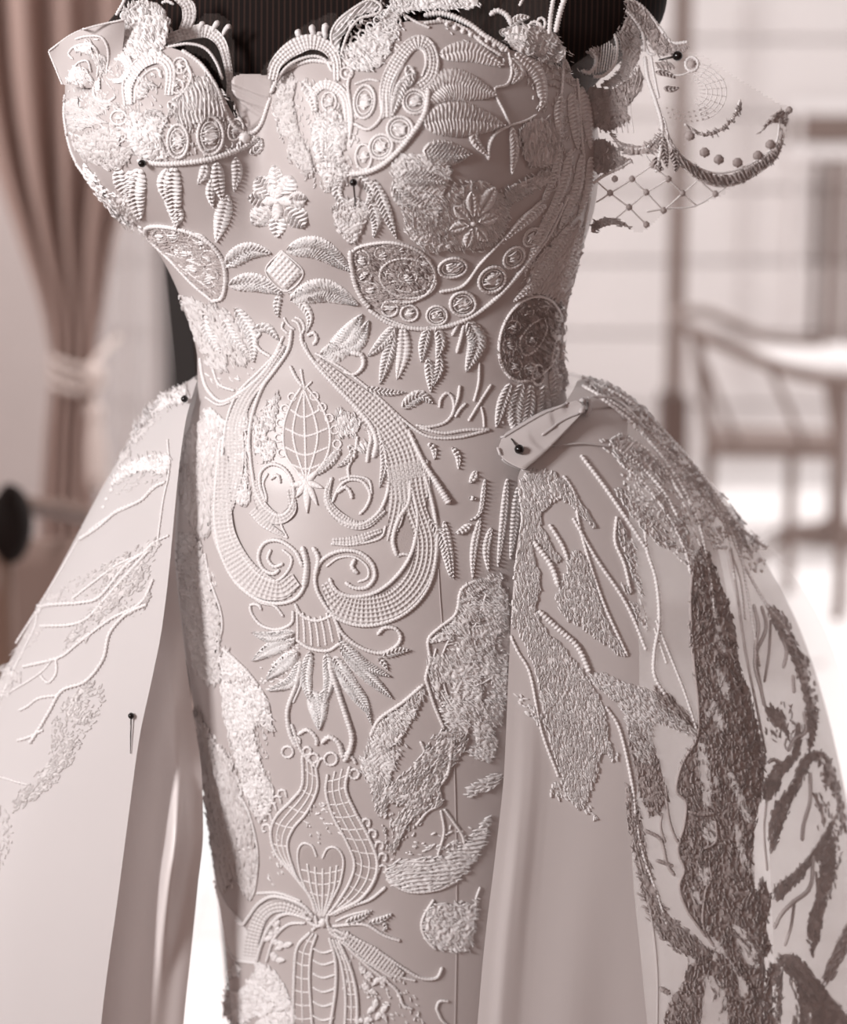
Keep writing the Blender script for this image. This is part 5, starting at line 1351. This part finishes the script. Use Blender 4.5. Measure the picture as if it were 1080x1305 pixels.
dashes('lace_stitches', [(p, a, .055) for p, a in big] + [([(700, 1010), (740, 1030), (778, 1060), (760, 1040), (730, 990)], 70, .05), ([(656, 880), (670, 890), (700, 924), (690, 928), (664, 900)], 50, .06), ([(770, 940), (790, 964), (780, 966)], 50, .06), ([(800, 600), (850, 640), (900, 720), (880, 700), (820, 630)], 55, .04), ([(760, 560), (820, 580), (870, 640), (840, 640), (790, 590)], 50, .035)], over, L=8, W=1.4, jit=16)
for p, r in (([(718, 606), (732, 630), (738, 668), (752, 718), (770, 770), (786, 806), (800, 836)], 2.4), ([(680, 690), (702, 720), (712, 748)], 4), ([(700, 668), (716, 694), (724, 714)], 3), ([(686, 778), (710, 800), (736, 824), (752, 858)], 4), ([(740, 580), (770, 620), (800, 664), (824, 700)], 3.0),
             ([(730, 660), (760, 712), (790, 756), (808, 790), (824, 830)], 2.6), ([(786, 658), (784, 690), (796, 720), (804, 756)], 2.6), ([(822, 668), (824, 700), (836, 740), (840, 790), (834, 830), (834, 860), (848, 886)], 2.8), ([(836, 790), (846, 816), (860, 850), (874, 886), (888, 930)], 2.2), ([(834, 800), (850, 846)], 2),
             ([(646, 800), (660, 830), (676, 860), (690, 930), (712, 990)], 2.2), ([(772, 900), (790, 930), (806, 1000), (810, 1040)], 2.4), ([(812, 1050), (820, 1090), (838, 1140), (850, 1180)], 2.2)):
    OC(p, r, bead=.35, per=5)
OP([(788, 660), (800, 680), (812, 700), (812, 720), (822, 760), (812, 752), (800, 716), (790, 690)], style='stitch', ang=60, h=1.2)
for pts in ([(790, 740), (820, 770), (826, 806), (812, 790)],):
    OP(pts, style='stitch', ang=60, h=1.0, hole=.3)
# branches running over the top of the right panel
for p, r in (([(742, 492), (790, 520), (836, 560), (880, 610), (920, 664)], 2.6), ([(748, 486), (800, 512), (850, 556), (896, 610), (940, 670), (978, 698)], 3.0), ([(760, 504), (800, 534), (838, 576), (868, 620), (890, 668), (900, 710)], 2.6), ([(776, 566), (810, 590), (840, 620), (864, 660)], 3),
             ([(800, 556), (830, 580), (850, 604), (870, 636)], 2.6), ([(790, 590), (822, 618), (850, 656), (872, 700), (880, 730)], 2.6), ([(742, 482), (790, 500), (840, 544), (870, 580)], 2.4), ([(890, 600), (910, 640), (930, 690), (936, 740)], 2), ([(870, 640), (890, 690), (904, 730), (910, 780)], 2),
             ([(916, 640), (940, 690), (950, 740), (960, 800), (968, 850)], 2.2), ([(904, 620), (926, 666), (946, 716), (976, 770), (1000, 800)], 2.4), ([(930, 700), (944, 740), (950, 790)], 1.8)):
    OC(p, r, bead=.42, per=5)
for pts, a in (([(776, 562), (800, 556), (840, 590), (866, 640), (884, 690), (900, 720), (880, 710), (850, 660), (820, 620), (790, 590)], 50), ([(742, 484), (780, 490), (830, 528), (880, 586), (910, 640), (880, 620), (840, 570), (790, 520)], 45), ([(780, 620), (806, 634), (840, 668), (864, 700), (840, 696), (806, 660)], 48),
               ([(912, 628), (930, 640), (960, 676), (986, 700), (960, 698), (936, 680)], 45), ([(930, 660), (950, 690), (958, 700), (940, 694)], 50)):
    OP(pts, style='stitch', ang=a, h=1.6, ridge=2.0, hole=.34)
dashes('lace_stitches', [([(745, 484), (790, 495), (850, 550), (910, 630), (930, 690), (900, 690), (840, 580), (780, 520)], 50, .05), ([(790, 600), (830, 640), (880, 700), (896, 760), (870, 720), (820, 660)], 55, .05), ([(900, 620), (950, 680), (980, 720), (950, 720)], 55, .04)], over, L=7, W=1.5)
# dark, back-lit branches: dense embroidery that keeps the light out, its shade deepened in the thread colour
dk = dict(style='worm', mat='lace_net_shade', h=.9, ridge=.8, thread=.03)
dense = [
 ([(884, 712), (892, 698), (904, 704), (914, 730), (926, 760), (938, 800), (944, 850), (956, 880), (968, 930), (976, 960), (974, 1000), (966, 1040), (962, 1070), (960, 1110), (968, 1150), (972, 1180), (976, 1240), (970, 1280), (940, 1240), (914, 1200), (896, 1190), (876, 1160), (866, 1130), (872, 1108), (864, 1080), (872, 1050), (874, 1020), (862, 1004), (870, 970), (886, 940), (890, 900), (884, 850), (878, 800), (880, 750)], 80),
 ([(800, 920), (832, 950), (846, 990), (852, 1020), (838, 1040), (824, 1036), (812, 1000)], 75), ([(796, 1000), (812, 1020), (820, 1060), (834, 1120), (850, 1160), (880, 1190), (908, 1214), (880, 1220), (846, 1196), (826, 1160), (812, 1110), (800, 1050)], 65),
 ([(834, 870), (860, 890), (888, 924), (870, 926), (840, 900)], 40),
 ([(848, 1290), (858, 1266), (868, 1254), (876, 1232), (894, 1216), (910, 1210), (930, 1224), (942, 1250), (946, 1290), (952, 1312), (924, 1312), (910, 1280), (906, 1250), (898, 1270), (890, 1312), (848, 1312)], 85),
 ([(946, 1268), (970, 1270), (972, 1312), (944, 1312)], 85), ([(968, 1120), (976, 1124), (984, 1150), (978, 1180), (984, 1210), (970, 1220), (964, 1170)], 85)]
CUTS = [[(890, 945), (900, 958), (906, 1010), (898, 1030), (893, 990)], [(928, 985), (940, 1000), (957, 1046), (945, 1035)], [(898, 1046), (912, 1050), (909, 1072), (896, 1064)], [(893, 1104), (904, 1110), (901, 1128), (892, 1120)],
        [(934, 1178), (954, 1194), (968, 1232), (950, 1222)], [(912, 846), (926, 872), (928, 892), (918, 876)], [(884, 1128), (893, 1152), (884, 1148)], [(904, 742), (914, 786), (924, 832), (914, 812)], [(906, 892), (918, 906), (920, 930), (910, 918)], [(936, 1050), (946, 1070), (952, 1110), (944, 1096)], [(898, 1250), (906, 1244), (922, 1262), (926, 1306), (910, 1300)]]
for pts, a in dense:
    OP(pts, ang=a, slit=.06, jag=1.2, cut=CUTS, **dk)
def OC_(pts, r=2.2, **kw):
    kw.setdefault('mat', 'lace_net_shade')  # cords take the same colour with the shade in it
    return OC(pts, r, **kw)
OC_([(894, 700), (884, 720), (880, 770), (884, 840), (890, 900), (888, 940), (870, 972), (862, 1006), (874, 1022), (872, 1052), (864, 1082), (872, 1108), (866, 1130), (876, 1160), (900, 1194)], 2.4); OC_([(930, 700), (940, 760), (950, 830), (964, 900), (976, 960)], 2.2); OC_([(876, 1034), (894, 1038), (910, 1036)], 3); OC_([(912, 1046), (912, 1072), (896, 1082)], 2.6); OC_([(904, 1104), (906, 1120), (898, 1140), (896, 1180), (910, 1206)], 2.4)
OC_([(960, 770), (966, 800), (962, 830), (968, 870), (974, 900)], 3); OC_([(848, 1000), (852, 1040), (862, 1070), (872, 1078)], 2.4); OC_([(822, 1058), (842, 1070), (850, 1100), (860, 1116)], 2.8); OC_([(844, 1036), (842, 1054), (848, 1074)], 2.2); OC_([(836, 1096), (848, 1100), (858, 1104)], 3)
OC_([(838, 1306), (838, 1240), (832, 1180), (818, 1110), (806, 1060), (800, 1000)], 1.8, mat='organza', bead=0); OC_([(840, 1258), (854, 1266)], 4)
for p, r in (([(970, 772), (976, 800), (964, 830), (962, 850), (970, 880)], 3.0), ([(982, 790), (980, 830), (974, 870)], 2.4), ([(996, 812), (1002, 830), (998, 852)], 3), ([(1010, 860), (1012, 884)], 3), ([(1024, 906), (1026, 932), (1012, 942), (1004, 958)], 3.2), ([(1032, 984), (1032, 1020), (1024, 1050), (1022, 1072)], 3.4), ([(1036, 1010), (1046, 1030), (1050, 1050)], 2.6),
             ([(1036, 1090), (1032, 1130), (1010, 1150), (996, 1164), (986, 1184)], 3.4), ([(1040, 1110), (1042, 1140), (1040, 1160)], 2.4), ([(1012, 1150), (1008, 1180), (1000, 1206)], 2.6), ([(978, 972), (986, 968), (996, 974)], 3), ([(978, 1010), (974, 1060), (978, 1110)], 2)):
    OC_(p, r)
dense2 = [([(974, 770), (990, 776), (1004, 790), (1014, 820), (1028, 840), (1032, 880), (1042, 906), (1040, 940), (1030, 960), (1028, 920), (1020, 880), (1008, 840), (992, 810)], 60), ([(974, 900), (996, 906), (1004, 924), (1008, 944), (996, 932), (980, 920)], 70),
          ([(972, 1000), (990, 972), (1008, 960), (1014, 920), (1022, 926), (1020, 962), (1002, 986), (990, 1010), (976, 1024)], 110), ([(978, 1060), (984, 1030), (1006, 1000), (1024, 964), (1046, 956), (1064, 980), (1074, 1020), (1080, 1060), (1070, 1050), (1062, 1010), (1050, 1000), (1040, 970), (1026, 990), (1012, 1020), (1000, 1050), (984, 1090)], 100),
          ([(986, 1130), (1004, 1116), (1030, 1090), (1056, 1050), (1064, 1040), (1066, 1090), (1062, 1130), (1050, 1170), (1044, 1200), (1034, 1220), (1028, 1180), (1040, 1140), (1044, 1096), (1030, 1110), (1008, 1136), (990, 1150)], 95),
          ([(990, 1222), (1004, 1214), (1026, 1226), (1050, 1256), (1078, 1290), (1084, 1312), (1050, 1312), (1032, 1280), (1014, 1250), (998, 1236)], 55), ([(1004, 1240), (1018, 1250), (1040, 1290), (1046, 1312), (1010, 1312), (1014, 1280)], 85), ([(976, 1240), (990, 1226), (998, 1240), (996, 1290), (990, 1312), (974, 1312)], 90), ([(1048, 1246), (1066, 1200), (1084, 1170), (1084, 1200), (1060, 1250)], -60)]
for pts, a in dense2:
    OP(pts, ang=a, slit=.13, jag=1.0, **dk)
dashes('lace_stitches', [(p, a, .035) for p, a in dense + dense2] + [([(972, 900), (1010, 900), (1010, 950), (974, 940)], 85, .02), ([(1010, 820), (1030, 840), (1044, 900), (1034, 910)], 70, .03), ([(800, 1000), (820, 1060), (812, 1070)], 60, .05), ([(820, 1130), (900, 1210), (880, 1226), (830, 1180)], 40, .05), ([(860, 900), (890, 930), (860, 930)], 40, .05), ([(1040, 1010), (1070, 1000), (1070, 1120), (1050, 1110)], 85, .03)], over, mat='lace_net_shade', L=9, W=1.2, jit=14)
# ------------------------------------------------------------------ lace sleeve falling off the right shoulder of the form
YS = .09
sleeve_b = BVHTree.FromPolygons([tuple(at(x, y, YS + .00010 * (x - 700) + .012 * math.sin((x + y) / 60))) for y in range(-40, 341, 10) for x in range(690, 1031, 10)], grid_faces(39, 35).tolist())
SURF[:] = [sleeve_b]
sl = patch('lace_sleeve', [(706, 40), (720, 0), (760, -10), (800, 6), (836, 40), (862, 60), (900, 74), (940, 100), (990, 130), (1004, 138), (1006, 156), (994, 190), (960, 226), (930, 240), (918, 250), (880, 262), (850, 268), (824, 292), (806, 294), (790, 280), (758, 290), (740, 260), (724, 190), (730, 120)], gown, style='plain', mat='sheer_lace', h=.1, step=3.0)
sl['label'] = 'sheer lace sleeve hanging loose off the shoulder'
def SC(pts, r=2.0, **kw): return cord('lace_cord', pts, r, sl, **kw)
def SP(pts, **kw): kw.setdefault('mat', 'lace_net_shade'); kw.setdefault('jag', .7); return patch('lace_patch', pts, sl, **kw)  # back-lit shade of the sleeve lace is put into this darker colour
def SL(pts, w, **kw): kw.setdefault('mat', 'lace_net_shade'); return leaf('lace_leaf', pts, w, sl, **kw)
# big paisley by the shoulder
SP([(724, 40), (736, 18), (764, 8), (792, 12), (812, 30), (818, 60), (812, 84), (796, 104), (776, 112), (764, 108), (786, 92), (792, 70), (786, 46), (768, 30), (744, 32)], style='stitch', ang=30, h=1.6)
SC([(722, 36), (742, 12), (770, 6), (798, 14), (818, 40), (822, 66)], 3.0); SC([(730, 44), (748, 28), (772, 32), (786, 52), (784, 80), (770, 96), (756, 98)], 2.6)
for i in range(9): SC([(758 + 3.4 * i, 34 + .6 * i * i), (760 + 3.4 * i, 60), (756 + 3.4 * i, 96 - 1.2 * i)], 1.0)
SC([(744, 58), (756, 66), (760, 80), (752, 92), (740, 90)], 3.4); SP([(736, 48), (752, 44), (762, 60), (760, 78), (750, 70), (738, 60)], style='rib', ang=40)
SP([(792, -2), (812, 4), (832, 22), (846, 44), (864, 58), (876, 56), (870, 66), (850, 72), (834, 68), (822, 46), (806, 22)], style='stitch', ang=50, h=1.8); SC([(796, -4), (818, 8), (840, 34), (856, 54), (878, 54)], 2.6); SC([(800, 10), (816, 34), (826, 66), (836, 70)], 2.4)
SP([(752, 110), (780, 112), (808, 96), (812, 120), (800, 140), (806, 152), (790, 162), (772, 168), (756, 160), (746, 134)], style='stitch', ang=70, h=1.6); SP([(816, 84), (820, 104), (812, 124), (802, 122), (806, 102)], style='rib', ang=100)
SC([(822, 72), (826, 100), (836, 130), (844, 160), (842, 190), (836, 220)], 3.2); SC([(830, 72), (834, 96), (840, 126)], 2.2)
for i in range(7): SC([(764 + 7 * i, 116), (762 + 7 * i, 140), (766 + 7 * i, 170)], .9)
SP([(780, 170), (796, 182), (820, 184), (840, 168), (846, 150), (842, 186), (830, 196), (806, 198), (790, 192)], style='stitch', ang=20, h=1.6); SC([(778, 170), (796, 188), (824, 188), (842, 170)], 2.2)
# fan rings right of the centre stem
SP([(832, 80), (848, 78), (858, 84), (846, 90)], style='rib'); SL([(836, 92), (850, 94), (862, 100)], 4); R(882, 82, 8, 9, r=2.2, par=sl); DOT(882, 82, 6, par=sl, mat='lace_net_shade'); SL([(846, 112), (856, 114), (866, 112)], 4); SC([(836, 86), (862, 96), (880, 92)], 1.4)
for i in range(5):
    SC(ell(880, 118, 22 + 6 * i, 18 + 5 * i, 0, 10, -80, 70), .9)
for i in range(9):
    a = math.radians(-70 + 16 * i); SC([(876 + 16 * math.cos(a), 116 + 14 * math.sin(a)), (876 + 52 * math.cos(a), 116 + 42 * math.sin(a))], .7)
for k, (x, y) in enumerate([(850 + 7 * (i % 8) + 2 * (i // 8), 138 + 6 * (i // 8) + 5 * math.sin((i % 8) * .45)) for i in range(24)]): DOT(x, y, 2.2, par=sl, mat='lace_net_shade')
SP([(874, 160), (894, 168), (914, 164), (930, 150), (940, 134), (944, 126), (944, 140), (934, 156), (916, 170), (896, 174)], style='rib', ang=60, h=1.8); SC([(872, 158), (894, 171), (916, 167), (934, 150), (944, 126)], 2)
# outer crescent with berries
SP([(848, 160), (856, 180), (872, 200), (896, 216), (924, 222), (950, 214), (976, 198), (992, 180), (996, 150), (998, 176), (990, 200), (964, 222), (932, 236), (904, 234), (876, 218), (858, 196)], style='rib', ang=60, h=2.2, ridge=1.6)
SC([(846, 150), (856, 182), (878, 206), (908, 220), (940, 216), (974, 198), (990, 180), (994, 150)], 1.8); SC([(850, 176), (868, 210), (900, 233), (932, 236), (964, 222), (990, 200), (1000, 170)], 1.8)
for q in ((879, 173), (898, 194), (916, 203), (940, 207), (966, 198), (982, 184)): DOT(q[0], q[1], 6.5, par=sl, h=4, mat='lace_net_shade')
SP([(966, 170), (974, 158), (990, 142), (1000, 140), (1004, 150), (1002, 166), (996, 158), (984, 158), (972, 168)], style='stitch', ang=-40, h=2); DOT(1006, 140, 5, par=sl, mat='lace_net_shade'); SC([(992, 158), (998, 172), (996, 180)], 1.6)
for pts in ([(842, 170), (846, 190), (850, 214)], [(856, 188), (862, 206), (860, 220)], [(836, 200), (838, 212), (846, 216)]): SL(pts, 6)
# net of diamonds with knots
kn = [(832, 210), (852, 228), (806, 228), (824, 245), (870, 246), (778, 246), (802, 264), (846, 268), (824, 286), (912, 247), (784, 228)]
for a, b in (((778, 246), (806, 228)), ((806, 228), (832, 210)), ((778, 246), (802, 264)), ((802, 264), (824, 286)), ((806, 228), (824, 245)), ((824, 245), (846, 268)), ((832, 210), (852, 228)), ((852, 228), (870, 246)), ((824, 245), (852, 228)), ((802, 264), (824, 245)), ((870, 246), (888, 262)), ((846, 268), (870, 246)), ((870, 246), (896, 224)), ((890, 228), (912, 247)), ((760, 258), (778, 246)), ((778, 246), (762, 232)), ((822, 196), (832, 210)), ((912, 247), (926, 238)), ((888, 262), (912, 247)), ((780, 282), (802, 264))):
    SC([a, ((a[0] + b[0]) / 2, (a[1] + b[1]) / 2 + .5), b], 1.25)
for q in kn: DOT(q[0], q[1], 4.6, par=sl, h=3, mat='lace_net_shade')
SP([(752, 290), (760, 280), (776, 276), (796, 282), (806, 294), (790, 288), (770, 290), (756, 298)], style='stitch', ang=10); SP([(740, 190), (770, 176), (790, 196), (806, 204), (790, 214), (764, 222), (750, 212)], style='worm', h=1.6); R(781, 196, 8, 8, r=2, par=sl)
SC([(806, 204), (790, 214), (770, 224), (756, 234)], 2.6); SC([(824, 270), (850, 266), (880, 264), (900, 256)], 1.4)

# ------------------------------------------------------------------ pinned corner of the overskirt waistband
SURF[:] = [BODY, OVER_R]
rows = [[(644, 553), (690, 526), (736, 510)], [(632, 574), (688, 545), (742, 515)], [(642, 588), (690, 562), (744, 522)], [(668, 600), (698, 574), (740, 530)]]
g2 = []
for j, row in enumerate(rows):
    c = spline(row, 3)[0]
    g2.append(np.stack([np.interp(np.linspace(0, 1, 30), np.linspace(0, 1, len(c)), c[:, i]) for i in (0, 1)], -1))
g2 = np.array(g2); P, Nn, k = project(g2.reshape(-1, 2))
Am = np.stack([np.ones(len(P)), P[:, 0], P[:, 2], P[:, 0] ** 2], -1)
fit = Am @ np.linalg.lstsq(Am, P[:, 1], rcond=None)[0]
fit -= np.percentile(fit - P[:, 1], 92) + .002                 # lies just over the cloth
uu = np.tile(np.linspace(0, 1, 30), 4); jj = np.repeat(np.arange(4), 30)
fit -= .004 * np.sin(math.pi * uu) * np.isin(jj, (1, 2)) + .002 * np.sin(2.5 * uu + 2.1 * jj)
V = at(g2.reshape(-1, 2)[:, 0], g2.reshape(-1, 2)[:, 1], fit)
FLAP = BVHTree.FromPolygons(V.tolist(), grid_faces(4, 30).tolist())
SURF[:] = [FLAP, BODY, OVER_R]
o = mesh_obj('waistband_corner', V, grid_faces(4, 30), M['organza'], over); md = o.modifiers.new('s', 'SUBSURF'); md.levels = 2; md.render_levels = 2; md = o.modifiers.new('t', 'SOLIDIFY'); md.thickness = .0012
o['label'] = 'folded organza corner pinned at the waist'
for p, r in (([(634, 572), (642, 588), (664, 599), (676, 602)], 2.2), ([(640, 560), (690, 530), (724, 514)], 2.0), ([(700, 570), (740, 566), (778, 570)], 1.8), ([(748, 510), (750, 522), (744, 534)], 3.5), ([(740, 512), (744, 522), (738, 530)], 4), ([(690, 556), (716, 538), (738, 528)], 2.2), ([(752, 506), (790, 514), (822, 548)], 2)):
    cord('gathered_fold', p, r, over, mat='organza_left', bead=0, lift=1.8)

# ------------------------------------------------------------------ dressmaking pins
def pin(px, py, tx, ty, label, surf, r=5.0, stick=.010):
    SURF[:] = surf
    P, Nn, k = project([(px, py), (tx, ty)])
    head = P[0] + Nn[0] * stick; tip = P[1] + Nn[1] * .0012
    t = thing('dressmaking_pin', label, 'pin', tuple(head), 'black headed dressmaking pins')
    rr = r * k[0]
    ax = head - tip; ax /= np.linalg.norm(ax) + 1e-9
    pr = [(.05, -1.05), (.55, -.85), (.9, -.45), (1.0, 0), (.9, .45), (.55, .85), (.05, 1.05)]
    a = np.cross(ax, (0.3, 0.9, 0.2)); a /= np.linalg.norm(a); b = np.cross(ax, a)
    th = np.linspace(0, 2 * math.pi, 14, endpoint=False)
    V = [head + rr * (z * ax + q * (math.cos(w) * a + math.sin(w) * b)) for q, z in pr for w in th]
    MB().add(V, [tuple(f) for f in grid_faces(7, 14, True).tolist()] + [tuple(range(13, -1, -1)), tuple(range(84, 98))]).build('pin_head', M['pin_black'], t, True)
    MB().tube([head, (head + tip) / 2, tip], [rr * .24, rr * .22, rr * .12], 8).build('pin_shaft', M['steel'], t, True)
pin(318, 125, 308, 150, 'black headed pin slanting in the notch of the neckline', [BODY])
pin(346, 102, 342, 124, 'long black headed pin at the inner edge of the right lace arch', [BODY], 5.2)
pin(185, 205, 190, 209, 'black headed pin pushed straight into the left bust cup', [BODY], 5.0, .006)
pin(453, 230, 454, 264, 'black headed pin hanging upright on the right bust cup', [BODY], 5.0, .006)
pin(240, 513, 236, 506, 'black headed pin at the top of the left overskirt panel', [BODY, OVER_L], 4.6, .006)
pin(661, 575, 652, 560, 'black headed pin through the folded waistband corner', [FLAP, BODY, OVER_R], 6.2, .005)
pin(169, 912, 167, 960, 'black headed pin near the front edge of the left overskirt panel', [OVER_L], 4.0, .003)
pin(864, 73, 840, 77, 'black headed pin sticking sideways out of the lace sleeve', [sleeve_b], 6.5, .004)
